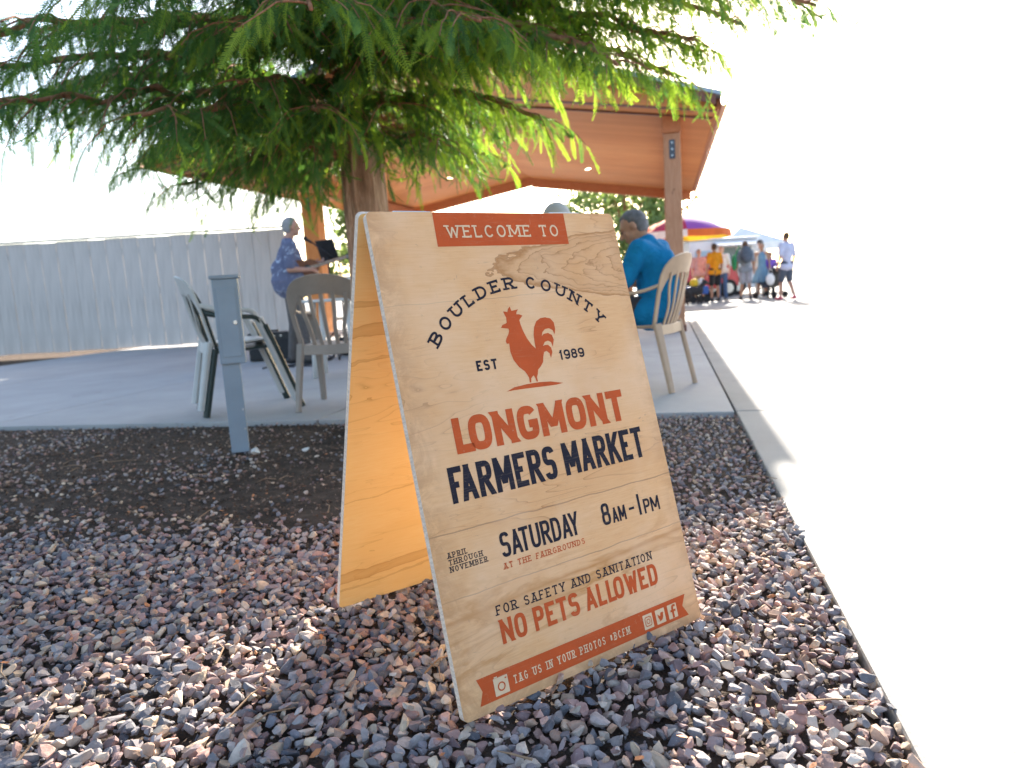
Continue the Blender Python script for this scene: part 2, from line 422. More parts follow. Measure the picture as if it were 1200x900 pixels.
scuff = n.ramp(n.noise(n.co((5, 1, 11), rot=(0, 0.5, 0)), 6.0, 7, 0.8, 2.0), [(0.60, 0.0), (0.66, 0.6)])
c = n.mix(n.math('MULTIPLY', scuff, n.ramp(n.noise(n.co((1, 1, 1)), 6.5, 2), [(0.50, 0.0), (0.62, 1.0)])), c, (0.34, 0.20, 0.12))
grm = n.ramp(n.noise(n.co((7, 1, 7)), 2.0, 8, 0.75, 1.5), [(0.38, 0.0), (0.56, 1.0)])
el = n.math('MAXIMUM', n.ramp(X, [(0.0, 1.0), (0.06, 0.0)]), n.math('MAXIMUM', n.ramp(Z, [(0.0, 1.0), (0.09, 0.0)]), n.ramp(X, [(0.56, 0.0), (0.60, 0.8)])))
c = n.mix(n.math('MULTIPLY', n.math('MULTIPLY', el, grm), 0.6), c, (0.44, 0.22, 0.10))
n.base(c, 0.7, 0, 0.2); n.bump(n.math('ADD', n.fine, n.math('MULTIPLY', scr, -0.4)), 0.18, 0.002)
sign_face = n.m

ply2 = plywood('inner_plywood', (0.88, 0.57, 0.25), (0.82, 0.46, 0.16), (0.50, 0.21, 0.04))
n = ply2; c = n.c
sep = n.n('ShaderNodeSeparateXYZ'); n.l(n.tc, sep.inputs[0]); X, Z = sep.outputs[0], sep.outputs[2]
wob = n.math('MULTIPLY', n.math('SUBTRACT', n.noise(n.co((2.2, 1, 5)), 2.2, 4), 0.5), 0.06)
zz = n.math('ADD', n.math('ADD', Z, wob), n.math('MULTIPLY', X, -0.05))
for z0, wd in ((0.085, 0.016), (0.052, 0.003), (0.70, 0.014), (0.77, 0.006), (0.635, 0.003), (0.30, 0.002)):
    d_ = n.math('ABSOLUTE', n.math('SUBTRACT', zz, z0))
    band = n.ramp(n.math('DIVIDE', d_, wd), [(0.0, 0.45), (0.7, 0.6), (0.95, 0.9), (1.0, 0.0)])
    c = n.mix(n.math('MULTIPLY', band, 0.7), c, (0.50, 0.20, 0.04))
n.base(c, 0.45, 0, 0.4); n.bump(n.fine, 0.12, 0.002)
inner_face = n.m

n = N('board_edge'); v = n.co((3, 1, 3)); f = n.noise(v, 60, 5, 0.7)
c = n.ramp(f, [(0.3, (0.52, 0.39, 0.30)), (0.6, (0.80, 0.64, 0.51))])
n.base(c, 0.9, 0, 0.05); n.bump(f, 0.5, 0.002); edge_m = n.m

sign = empty('sandwich_board', (-0.11535, 1.12914, 0), YAW,
             'large plywood sandwich board reading Welcome to Boulder County Longmont Farmers Market', 'sign')

def panel(name, w_, h_, th, mats, parent, flip=False):
    r = 0.011; pts = []
    for (cx, cz, a0) in ((r, r, 180), (w_ - r, r, 270), (w_ - r, h_ - r, 0), (r, h_ - r, 90)):
        for k in range(5):
            a = R(a0 + 90 * k / 4); pts.append((cx + r * math.cos(a), cz + r * math.sin(a)))
    bm = bmesh.new(); f0 = [bm.verts.new((x, 0, z)) for x, z in pts]; f1 = [bm.verts.new((x, th, z)) for x, z in pts]
    a = bm.faces.new(f0); a.material_index = 0; b = bm.faces.new(f1[::-1]); b.material_index = 1
    for i in range(len(pts)):
        j = (i + 1) % len(pts); q = bm.faces.new((f0[i], f1[i], f1[j], f0[j])); q.material_index = 2
    o = from_bm(name, bm, mats, parent); return o
bounce_ply = timber('bounce_plywood', (0.88, 0.72, 0.46), (0.82, 0.62, 0.36), 0.6, (1, 1, 7))  # front panel's unseen back made paler, to bounce more sunlight onto the inner face
front = panel('front_panel', SW, SL, TH, [sign_face, bounce_ply, edge_m], sign); front.rotation_euler = (-LEAN, 0, 0)
topy, topz = SL * math.sin(LEAN), SL * math.cos(LEAN)
LB = topz / math.cos(LEAN2)
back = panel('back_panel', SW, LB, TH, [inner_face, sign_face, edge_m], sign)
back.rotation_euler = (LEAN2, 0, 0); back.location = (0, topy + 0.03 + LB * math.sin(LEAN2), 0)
m_steel = simple('hinge_steel', (0.55, 0.55, 0.56), 0.35, 0.1, 20, 0.1, 60, metal=0.9)
for hx in (0.10, 0.47):
    bm = bmesh.new(); bx(bm, (0.07, 0.032, 0.0014), (hx, topy + 0.020, topz + 0.0012), bev=0.0004)
    tube(bm, [(hx - 0.035, topy + 0.021, topz + 0.0025), (hx + 0.035, topy + 0.021, topz + 0.0025)], 0.002, 10)
    from_bm('hinge', bm, m_steel, sign)

# --- painted print on the front: stroke letterforms built in code
def paint(name, col):
    n = N(name); v = n.co((1, 1, 1)); wear = n.ramp(n.noise(n.co((30, 1, 30)), 3.0, 8, 0.8, 1.0), [(0.60, 0.0), (0.72, 0.75)])
    c = n.ramp(n.noise(v, 14, 5, 0.6), [(0.3, scl(col, 0.88)), (0.7, scl(col, 1.08))])
    c = n.mix(wear, c, (0.56, 0.38, 0.24))
    stt = n.ramp(n.noise(n.co((2, 1, 30)), 8.0, 5, 0.7), [(0.55, 0.0), (0.75, 0.22)])
    c = n.mix(stt, c, (0.50, 0.33, 0.20))
    n.base(c, 0.75, 0, 0.15); return n.m
p_or = paint('orange_print', (0.52, 0.085, 0.022)); p_nv = paint('navy_print', (0.020, 0.017, 0.026)); p_tan = paint('tan_print', (0.72, 0.49, 0.30))

def SE(cx, cy, rx, ry, a0, a1, ex, n=14):
    o = []
    for i in range(n + 1):
        a = R(a0 + (a1 - a0) * i / n); c_, s_ = math.cos(a), math.sin(a)
        o.append((cx + rx * math.copysign(abs(c_) ** (2 / ex), c_), cy + ry * math.copysign(abs(s_) ** (2 / ex), s_)))
    return o
def glyph(ch, ex):
    """strokes in a unit box: ('p', points) mitred ribbon, ('c', points) closed, ('d', a, b) diagonal cut level"""
    P = lambda *q: ('p', list(q))
    if ch == 'A': return [('d', (0, 0), (.5, 1)), ('d', (1, 0), (.5, 1)), P((.17, .26), (.83, .26))], 1.0
    if ch == 'B': return [P((0, 0), (0, 1)), ('p', [(0, 1)] + SE(.45, .77, .48, .23, 90, -90, ex) + [(0, .54)]), ('p', [(0.01, .52)] + SE(.45, .26, .55, .26, 90, -90, ex) + [(0, 0)])], .9
    if ch == 'C': return [('p', SE(.5, .5, .5, .5, 38, 322, ex, 24))], .95
    if ch == 'D': return [P((0, 0), (0, 1)), ('p', [(0, 1), (.3, 1)] + SE(.35, .5, .65, .5, 88, -88, ex, 18) + [(.3, 0), (0, 0)])], .95
    if ch == 'E': return [P((1, 1), (0, 1), (0, 0), (1, 0)), P((0, .52), (.82, .52))], .8
    if ch == 'F': return [P((1, 1), (0, 1), (0, 0)), P((0, .5), (.82, .5))], .78
    if ch == 'G': return [('p', SE(.5, .5, .5, .5, 38, 270, ex, 22) + SE(.5, .3, .5, .3, 275, 360, ex, 6) + [(1, .45), (.55, .45)])], .98
    if ch == 'H': return [P((0, 0), (0, 1)), P((1, 0), (1, 1)), P((0, .5), (1, .5))], .98
    if ch == 'I': return [P((0, 0), (0, 1))], 0.0
    if ch == 'K': return [P((0, 0), (0, 1)), ('d', (0.08, .36), (1, 1)), ('d', (1, 0), (.38, .6))], .95
    if ch == 'L': return [P((0, 1), (0, 0), (1, 0))], .72
    if ch == 'M': return [P((0, 0), (0, 1)), P((1, 0), (1, 1)), ('d', (.5, .16), (.04, 1)), ('d', (.5, .16), (.96, 1))], 1.35
    if ch == 'N': return [P((0, 0), (0, 1)), P((1, 0), (1, 1)), ('d', (1, 0), (0, 1))], 1.0
    if ch == 'O': return [('c', SE(.5, .5, .5, .5, 0, 360, ex, 36)[:-1])], 1.0
    if ch == 'P': return [P((0, 0), (0, 1)), ('p', [(0, 1)] + SE(.45, .73, .55, .27, 90, -90, ex) + [(0, .46)])], .88
    if ch == 'R': return [P((0, 0), (0, 1)), ('p', [(0, 1)] + SE(.45, .75, .53, .25, 90, -90, ex) + [(0, .5)]), ('d', (1, 0), (.45, .5))], .95
    if ch == 'S': return [('p', SE(.5, .76, .5, .24, 15, 270, ex, 18) + SE(.5, .26, .5, .26, 85, -165, ex, 18))], .88
    if ch == 'T': return [P((0, 1), (1, 1)), P((.5, 1), (.5, 0))], .9
    if ch == 'U': return [('p', [(0, 1), (0, .4)] + SE(.5, .4, .5, .4, 182, 358, ex, 16) + [(1, .4), (1, 1)])], .98
    if ch == 'V': return [('d', (.5, 0), (0, 1)), ('d', (.5, 0), (1, 1))], 1.0
    if ch == 'W': return [('d', (.27, 0), (0, 1)), ('d', (.27, 0), (.5, .9)), ('d', (.73, 0), (.5, .9)), ('d', (.73, 0), (1, 1))], 1.45
    if ch == 'Y': return [('d', (.5, .42), (0, 1)), ('d', (.5, .42), (1, 1)), P((.5, .5), (.5, 0))], .95
    if ch == '1': return [P((.6, 0), (.6, 1)), ('d', (.0, .74), (.6, 1))], .38
    if ch == '8': return [('c', SE(.5, .76, .44, .24, 0, 360, ex, 24)[:-1]), ('c', SE(.5, .27, .5, .27, 0, 360, ex, 24)[:-1])], .9
    if ch == '9': return [('c', SE(.5, .70, .5, .30, 0, 360, ex, 24)[:-1]), ('p', [(1, .7), (1, .4)] + SE(.5, .35, .5, .35, 0, -150, ex, 12))], .9
    if ch == '#': return [P((.3, .1), (.38, .9)), P((.66, .1), (.74, .9)), P((.08, .66), (.96, .66)), P((.04, .34), (.92, .34))], .9
    if ch == '-': return [P((0, .45), (1, .45))], .55
    return [], .5
SERIF = {'A': 'ab', 'B': '', 'D': '', 'F': 'a', 'H': 'abcd', 'I': 'ac', 'K': 'abcd', 'L': 'c', 'M': 'abcd', 'N': 'acd', 'P': 'a', 'R': 'ab', 'U': 'cd', 'V': 'cd', 'W': 'cd', 'Y': 'mcd', 'T': 'm', '1': 'm'}
def ribbon(pts, t, closed=False):
    n_ = len(pts); out = []
    for i in range(n_):
        p = Vector(pts[i]).to_2d()
        a = Vector(pts[i - 1]).to_2d() if (i > 0 or closed) else None
        b = Vector(pts[(i + 1) % n_]).to_2d() if (i < n_ - 1 or closed) else None
        d0 = (p - a).normalized() if a is not None else None; d1 = (b - p).normalized() if b is not None else None
        if d0 is None: d0 = d1
        if d1 is None: d1 = d0
        n0 = Vector((-d0.y, d0.x)); n1 = Vector((-d1.y, d1.x)); mm = (n0 + n1)
        if mm.length < 1e-6: mm = n0
        mm.normalize(); k = t / 2 / max(0.35, mm.dot(n0))
        out.append((p + mm * k, p - mm * k))
    return out
def text_mesh(bm, s, x0, x1, y0, h, t, slab=False, gap=None, ex=None, arc=None, wmin=None, y=-0.0004):
    """fit string s between x0 and x1; baseline y0, cap height h, stroke t"""
    ex = ex or (2.0 if slab else 2.9)
    gap = gap if gap is not None else t * (1.5 if slab else 0.9)
    if slab: gap += t * 0.75
    ws = []; 
    for ch in s:
        ws.append(None if ch == ' ' else glyph(ch, ex)[1])
    nsp = s.count(' '); nl = len(s) - nsp
    space = (h * 0.42 if wmin is None else wmin)
    KN = lambda i: (0.9 * t if (s[i], s[i + 1]) in (('F', 'A'), ('L', 'O'), ('T', 'A'), ('A', 'T'), ('A', 'Y'), ('P', 'A')) else 0.0) if (i < len(s) - 1 and not slab) else 0.0
    kern = sum(KN(i) for i in range(len(s)))
    fixed = -kern + (len(s) - 1) * gap + nsp * space + nl * t
    k = (x1 - x0 - fixed) / max(1e-6, sum(w_ for w_ in ws if w_))
    x = x0
    for ci, (ch, w_) in enumerate(zip(s, ws)):
        if w_ is None: x += space + gap; continue
        bw = w_ * k; cx0, cy0, bh = x + t / 2, y0 + t / 2, h - t
        if ch == 'I' : bw = 0
        mp = lambda q: Vector((cx0 + q[0] * bw, cy0 + q[1] * bh))
        lay = [0]
        mid = x + (bw + t) / 2
        def place(q):
            if not arc: return (q[0], y - lay[0] * 0.00005, q[1])
            ang = arc[3] + (arc[4] - arc[3]) * ((mid - x0) / (x1 - x0)); lx, ly = q[0] - mid, q[1] - y0
            c_, s_ = math.cos(ang - math.pi / 2), math.sin(ang - math.pi / 2)
            return (arc[0] + arc[2] * math.cos(ang) + lx * c_ - ly * s_, y - lay[0] * 0.00005, arc[1] + arc[2] * math.sin(ang) + lx * s_ + ly * c_)
        for stt in glyph(ch, ex)[0]:
            if stt[0] == 'd':
                a, b = mp(stt[1]), mp(stt[2])
                if stt[1][1] in (0,): a2 = a + (a - b) * ((t / 2) / abs(b.y - a.y))
                else: a2 = a
                b2 = b + (b - a) * ((t / 2) / abs(b.y - a.y)) if stt[2][1] == 1 else b
                dd = (b - a); hx = t / 2 * min(2.2, dd.length / abs(dd.y)) * 0.98
                q = [a2 + Vector((-hx, 0)), a2 + Vector((hx, 0)), b2 + Vector((hx, 0)), b2 + Vector((-hx, 0))]
                bm.faces.new([bm.verts.new(place(p)) for p in q])
            else:
                pts = [mp(q) for q in stt[1]]; closed = stt[0] == 'c'
                if not closed:
                    for e0, e1 in ((0, 1), (-1, -2)):
                        q = stt[1][e0]; d_ = (pts[e0] - pts[e1])
                        if d_.length > 1e-9 and ((abs(d_.x) < 1e-6 and q[1] in (0, 1)) or (abs(d_.y) < 1e-6 and q[0] in (0, 1))): pts[e0] = pts[e0] + d_.normalized() * t / 2
                rb = ribbon(pts, t, closed)
                vv_ = [(bm.verts.new(place(a)), bm.verts.new(place(b))) for a, b in rb]
                rng_ = range(len(vv_)) if closed else range(len(vv_) - 1)
                for i in rng_:
                    j = (i + 1) % len(vv_); bm.faces.new((vv_[i][0], vv_[i][1], vv_[j][1], vv_[j][0]))
            lay[0] += 1
        if slab:
            sx = t * 1.15; code = SERIF.get(ch, '')
            bars = []
            left, right, mid_ = cx0, cx0 + bw, cx0 + bw / 2
            if ch == '1': mid_ = cx0 + .6 * bw
            if ch in 'BDEPR': bars += [(left, 0), (left, 1)]
            if 'a' in code: bars.append((left, 0))
            if 'b' in code: bars.append((right, 0))
            if 'c' in code: bars.append((left, 1))
            if 'd' in code: bars.append((right, 1))
            if 'm' in code: bars.append((mid_, 0)); sx = t * 0.7
            if ch == 'A': bars.append((mid_, 1))
            for bx_, e in bars:
                yy = cy0 + e * bh; 
                q = [(bx_ - sx - t / 2, yy - t * .42), (bx_ + sx + t / 2, yy - t * .42), (bx_ + sx + t / 2, yy + t * .42), (bx_ - sx - t / 2, yy + t * .42)]
                lay[0] += 1; bm.faces.new([bm.verts.new(place(p)) for p in q])
            ticks = {'E': [(right, 1, -1), (right, 0, 1)], 'F': [(right, 1, -1)], 'L': [(right, 0, 1)], 'T': [(left, 1, -1), (right, 1, -1)], 'C': [], 'G': [], 'S': []}.get(ch, [])
            for bx_, e, dr in ticks:
                yy = cy0 + e * bh; q = [(bx_ - t * .42, yy - dr * t * .5), (bx_ + t * .42, yy - dr * t * .5), (bx_ + t * .42, yy + dr * (t * 0.95)), (bx_ - t * .42, yy + dr * (t * 0.95))]
                lay[0] += 1; bm.faces.new([bm.verts.new(place(p)) for p in q])
        x += bw + t + gap - KN(ci)
def lettering(items, mat_):
    bm = bmesh.new()
    for a, kw in items: text_mesh(bm, *a, **kw)
    for f in bm.faces:
        f.normal_update()
        if f.normal.y > 0: f.normal_flip()
    me = bpy.data.meshes.new('lettering'); bm.to_mesh(me); bm.free()
    return link_mesh('lettering', me, mat_, front)
def poly(name, pts, mat_, y=-0.0003, parent=None):
    V = [Vector((p[0], 0, p[1])) for p in pts]
    tris = tessellate_polygon([V])
    me = bpy.data.meshes.new(name); me.from_pydata([(p[0], y, p[1]) for p in pts], [], [tuple(t) for t in tris])
    bm = bmesh.new(); bm.from_mesh(me)
    for f in bm.faces:
        f.normal_update()
        if f.normal.y > 0: f.normal_flip()
    bm.to_mesh(me); bm.free()
    return link_mesh(name, me, mat_, parent or front)

poly('banner', [(0.1365, SL - 0.0008), (0.457, SL - 0.0008), (0.4545, 0.846), (0.1345, 0.846)], p_or)
lettering([(('WELCOME TO', 0.159, 0.432, 0.8632, 0.0255, 0.0036), dict(slab=True, wmin=0.008, y=-0.0006))], p_tan)
lettering([(('BOULDER COUNTY', 0, 0.57, 0, 0.0255, 0.0047), dict(slab=True, gap=0.0165, wmin=0.000, arc=(0.298, 0.500, 0.2545, R(142.5), R(40.5))))], p_nv)
lettering([(('EST', 0.1655, 0.2125, 0.5985, 0.0205, 0.0044), dict(ex=2.3, gap=0.0045))], p_nv)
lettering([(('1989', 0.366, 0.432, 0.599, 0.0205, 0.0040), dict(ex=2.2, gap=0.0030))], p_nv)
lettering([(('LONGMONT', 0.0885, 0.5085, 0.452, 0.0665, 0.0158), dict(gap=0.0062))], p_or)
lettering([(('FARMERS MARKET', 0.0605, 0.5395, 0.3665, 0.0655, 0.0112), dict(gap=0.0050, wmin=0.010))], p_nv)
lettering([(('SATURDAY', 0.139, 0.3245, 0.2492, 0.0455, 0.0066), dict(gap=0.0030))], p_nv)
lettering([(('8', 0.386, 0.4085, 0.2500, 0.0440, 0.0064), {}), (('AM', 0.413, 0.4505, 0.2498, 0.0305, 0.0050), dict(gap=0.0022)),
           (('-', 0.4605, 0.4755, 0.2625, 0.0120, 0.0050), {}), (('I', 0.4875, 0.4940, 0.2494, 0.0440, 0.0062), {}),
           (('PM', 0.5025, 0.5480, 0.2490, 0.0305, 0.0050), dict(gap=0.0026))], p_nv)
lettering([(('APRIL', 0.0290, 0.0690, 0.2763, 0.0100, 0.0015), dict(slab=True)), (('THROUGH', 0.0290, 0.0985, 0.2640, 0.0100, 0.0015), dict(slab=True)),
           (('NOVEMBER', 0.0290, 0.1065, 0.2517, 0.0100, 0.0015), dict(slab=True))], p_nv)
lettering([(('AT THE FAIRGROUNDS', 0.1372, 0.3306, 0.2285, 0.0112, 0.0017), dict(slab=True, wmin=0.004))], p_or)
lettering([(('FOR SAFETY AND SANITATION', 0.1030, 0.4935, 0.1540, 0.0175, 0.0025), dict(slab=True, wmin=0.005))], p_nv)
lettering([(('NO PETS ALLOWED', 0.1040, 0.4985, 0.1022, 0.0435, 0.0080), dict(gap=0.0045, wmin=0.008))], p_or)
poly('ribbon', [(0.0368, 0.0620), (0.5625, 0.0615), (0.5490, 0.0400), (0.5620, 0.0172), (0.0355, 0.0165), (0.0450, 0.0392)], p_or)
lettering([(('TAG US IN YOUR PHOTOS #BCFM', 0.1110, 0.3950, 0.0300, 0.0148, 0.0019), dict(slab=True, wmin=0.004, y=-0.0006))], p_tan)
ROO = [(0.269, 0.7194), (0.2709, 0.7102), (0.2783, 0.711), (0.2878, 0.7123), (0.2828, 0.7074), (0.2808, 0.7024), (0.2876, 0.7019), (0.2952, 0.6987), (0.2898, 0.694), (0.2854, 0.6901), (0.2858, 0.6826), (0.2887, 0.6681), (0.2944, 0.6521), (0.3024, 0.6378), (0.3107, 0.6288), (0.311, 0.6408), (0.3123, 0.657), (0.3175, 0.6728), (0.3261, 0.6846), (0.3374, 0.69), (0.3497, 0.691), (0.3629, 0.6874), (0.3695, 0.6785), (0.3697, 0.6651), (0.3654, 0.6532), (0.3625, 0.6624), (0.3537, 0.6675), (0.3433, 0.6664), (0.3358, 0.6608), (0.3318, 0.6526), (0.3381, 0.657), (0.3492, 0.6579), (0.3579, 0.6529), (0.3602, 0.6427), (0.354, 0.6284), (0.3521, 0.6382), (0.3451, 0.6421), (0.3366, 0.6403), (0.3297, 0.6325), (0.3348, 0.6336), (0.3428, 0.6335), (0.3492, 0.6272), (0.3499, 0.6173), (0.3436, 0.6058), (0.3422, 0.6158), (0.3357, 0.6214), (0.3292, 0.6194), (0.3248, 0.6101), (0.3218, 0.6), (0.3141, 0.5918), (0.3055, 0.5857), (0.3025, 0.577), (0.299, 0.571), (0.2994, 0.562), (0.296, 0.5624), (0.294, 0.571), (0.2921, 0.5757), (0.2884, 0.5736), (0.2845, 0.5703), (0.2828, 0.5622), (0.2791, 0.5627), (0.2799, 0.5718), (0.2763, 0.5802), (0.2731, 0.586), (0.2613, 0.5963), (0.2519, 0.6116), (0.2484, 0.6278), (0.2497, 0.6451), (0.2441, 0.645), (0.2428, 0.6505), (0.2461, 0.6566), (0.2513, 0.6625), (0.2558, 0.67), (0.2551, 0.6749), (0.2383, 0.6779), (0.243, 0.6835), (0.2514, 0.6857), (0.254, 0.6871), (0.2553, 0.6972), (0.253, 0.7032), (0.251, 0.7104), (0.2572, 0.7096), (0.2606, 0.7081), (0.2632, 0.7143)]
MOUND = [(0.2213, 0.5517), (0.2405, 0.5579), (0.2712, 0.5602), (0.3021, 0.5604), (0.3293, 0.5585), (0.3606, 0.5516), (0.3431, 0.55), (0.3075, 0.5507), (0.2691, 0.5519), (0.2392, 0.5524)]

def rect(u0, v0, u1, v1): return [(u0, v0), (u1, v0), (u1, v1), (u0, v1)]
def rrect(u0, v0, u1, v1, r):
    o = []
    for cx, cy, a0 in ((u0 + r, v0 + r, 180), (u1 - r, v0 + r, 270), (u1 - r, v1 - r, 0), (u0 + r, v1 - r, 90)):
        o += [(cx + r * math.cos(R(a0 + 22.5 * k)), cy + r * math.sin(R(a0 + 22.5 * k))) for k in range(5)]
    return o
def ringmesh(name, cx, cy, r, t, mat_, parent, y, n=24, ex=2.0):
    bm = bmesh.new(); rb = ribbon([Vector(q) for q in SE(cx, cy, r, r, 0, 360, ex, n)[:-1]], t, True)
    vv_ = [(bm.verts.new((a.x, y, a.y)), bm.verts.new((b.x, y, b.y))) for a, b in rb]
    for i in range(n): j = (i + 1) % n; bm.faces.new((vv_[i][0], vv_[i][1], vv_[j][1], vv_[j][0]))
    return from_bm(name, bm, mat_, parent)
poly('rooster_emblem', ROO, p_or); poly('mound_emblem', MOUND, p_or, y=-0.00045)
# camera icon
poly('camera_icon', rect(0.0690, 0.0215, 0.0990, 0.0520) + [], p_tan, y=-0.0006)
poly('camera_icon_top', rect(0.0715, 0.0524, 0.0780, 0.0548), p_tan, y=-0.0006)
ringmesh('camera_icon_lens', 0.0840, 0.0355, 0.0068, 0.0023, p_or, front, -0.0009)
poly('camera_icon_flash', rect(0.0930, 0.0462, 0.0965, 0.0485), p_or, y=-0.0009)
# three social icons, cut out of tan squares
for u0 in (0.4340, 0.4695, 0.5050):
    poly('icon_tile', rrect(u0, 0.0235, u0 + 0.0262, 0.0525, 0.0012), p_tan, y=-0.0006)
bm = bmesh.new()
def ring_bm(bm, pts, t, y):
    rb = ribbon([Vector(q) for q in pts], t, True); n_ = len(rb)
    vv_ = [(bm.verts.new((a.x, y, a.y)), bm.verts.new((b.x, y, b.y))) for a, b in rb]
    for i in range(n_): j = (i + 1) % n_; bm.faces.new((vv_[i][0], vv_[i][1], vv_[j][1], vv_[j][0]))
ring_bm(bm, rrect(0.4388, 0.0292, 0.4556, 0.0470, 0.0035), 0.0016, -0.0009)
ring_bm(bm, SE(0.4472, 0.0380, 0.0042, 0.0044, 0, 360, 2.0, 20)[:-1], 0.0015, -0.0009)
bm.faces.new([bm.verts.new((x, -0.0009, z)) for x, z in rect(0.4515, 0.0430, 0.4530, 0.0445)])
from_bm('icon_mark', bm, p_or, front)
bird = [(0.0, .12), (.18, .06), (.34, .10), (.24, .17), (.14, .26), (.21, .27), (.10, .40), (.08, .48), (.15, .46), (.07, .60), (.06, .76), (.24, .60), (.46, .52), (.46, .66), (.56, .82), (.70, .86), (.82, .79), (.98, .86), (.90, .74), (1.0, .75), (.90, .63), (.88, .42), (.76, .2), (.56, .05), (.32, 0.0), (.12, .04)]
poly('icon_mark', [(0.4735 + x * 0.0185, 0.0285 + z * 0.020) for x, z in bird], p_or, y=-0.0009)
ff = [(.42, 0), (.62, 0), (.62, .44), (.80, .44), (.83, .60), (.62, .60), (.62, .72), (.66, .80), (.84, .80), (.84, .96), (.58, .97), (.46, .90), (.42, .76), (.42, .60), (.28, .60), (.28, .44), (.42, .44)]
poly('icon_mark', [(0.5040 + x * 0.028, 0.0242 + z * 0.0275) for x, z in ff], p_or, y=-0.0009)

# ------------------------------------------------------------------ pavilion
m_post = timber('stained_post', (0.50, 0.26, 0.155), (0.36, 0.165, 0.085), 0.65, (9, 9, 0.9))
m_post2 = timber('orange_post', (0.62, 0.26, 0.08), (0.48, 0.165, 0.045), 0.6, (7, 7, 0.8))
m_beam = timber('beam_timber', (0.50, 0.20, 0.09), (0.38, 0.13, 0.055), 0.6, (1.2, 8, 8))
m_gable = timber('gable_board', (0.68, 0.29, 0.11), (0.56, 0.20, 0.07), 0.5, (0.9, 4, 5))
m_dark = simple('dark_red_trim', (0.16, 0.06, 0.04), 0.6, 0.2, 10, 0.2, 50)
m_roofm = simple('grey_roof_metal', (0.26, 0.30, 0.36), 0.42, 0.12, 6, 0.05, 60, metal=0.5)
m_copper = simple('copper_gutter', (0.62, 0.33, 0.21), 0.45, 0.15, 8, 0.1, 60, metal=0.3)
n = N('ceiling_boards'); v = n.co((1, 1, 1)); sep = n.n('ShaderNodeSeparateXYZ'); n.l(v, sep.inputs[0])
bi = n.math('MULTIPLY', sep.outputs[1], 1 / 0.135)
fr = n.math('FRACT', bi); idx = n.math('FLOOR', bi)
wn = n.n('ShaderNodeTexWhiteNoise', noise_dimensions='1D'); n.l(idx, wn.inputs['W'])
f = n.noise(n.co((0.5, 7, 3)), 2.5, 5, 0.6, 1.0); broad = n.noise(v, 0.55, 3)
c = n.mix(wn.outputs[0], (0.66, 0.265, 0.09), (0.53, 0.195, 0.06))
c = n.mix(n.math('MULTIPLY', f, 0.5), c, (0.42, 0.13, 0.035))
c = n.mix(n.ramp(broad, [(0.45, 0.0), (0.7, 0.6)]), c, (0.70, 0.32, 0.13))
grv = n.ramp(fr, [(0.0, 1.0), (0.05, 0.0), (0.95, 0.0), (1.0, 1.0)])
c = n.mix(n.math('MULTIPLY', grv, 0.5), c, (0.2, 0.08, 0.03))
n.base(c, 0.6, 0, 0.2); n.bump(n.math('MULTIPLY', grv, -1.0), 0.5, 0.006); m_ceil = n.m

pav = empty('pavilion', (0, 0, 0), -PA, 'open timber pavilion with orange board ceiling, gabled roof and square posts', 'pavilion')
# local frame of the pavilion: x = lat, y = along
RX, EX, WX = -3.15, 0.66, -7.2          # ridge, right eave, left eave
Y0, Y1 = 9.35, 18.2; ZE = 2.70; SC = 0.165
def zc(x): return ZE + SC * (EX - x) if x >= RX else ZE + SC * (x - WX)
def zr(x): d = (EX - x) if x >= RX else (x - WX); return ZE + 0.13 + 0.325 * d
def slab_mesh(name, top, x0, x1, y0, y1, th, mat_):
    bm = bmesh.new(); vs = []
    for (x, y) in ((x0, y0), (x1, y0), (x1, y1), (x0, y1)):
        vs.append((bm.verts.new((x, y, top(x))), bm.verts.new((x, y, top(x) + th))))
    bm.faces.new([a for a, b in vs][::-1]); bm.faces.new([b for a, b in vs])
    for i in range(4):
        j = (i + 1) % 4; bm.faces.new((vs[i][0], vs[j][0], vs[j][1], vs[i][1]))
    return from_bm(name, bm, mat_, pav)
slab_mesh('ceiling', zc, RX, EX, Y0, Y1, 0.035, m_ceil)
slab_mesh('ceiling', zc, WX, RX - 0.004, Y0, Y1, 0.035, m_ceil)
slab_mesh('roof', zr, RX, EX + 0.05, Y0 - 0.22, Y1 + 0.1, 0.05, m_roofm)
slab_mesh('roof', zr, WX - 0.05, RX - 0.003, Y0 - 0.22, Y1 + 0.1, 0.05, m_roofm)
def band(name, lo, hi, x0, x1, y, th, mat_, k=1):
    bm = bmesh.new(); cs = [(x0, lo(x0)), (x1, lo(x1)), (x1, hi(x1)), (x0, hi(x0))]
    f0 = [bm.verts.new((x, y, z)) for x, z in cs]; f1 = [bm.verts.new((x, y + th, z)) for x, z in cs]
    bm.faces.new(f0); bm.faces.new(f1[::-1])
    for i in range(4): j = (i + 1) % 4; bm.faces.new((f0[j], f0[i], f1[i], f1[j]))
    return from_bm(name, bm, mat_, pav)
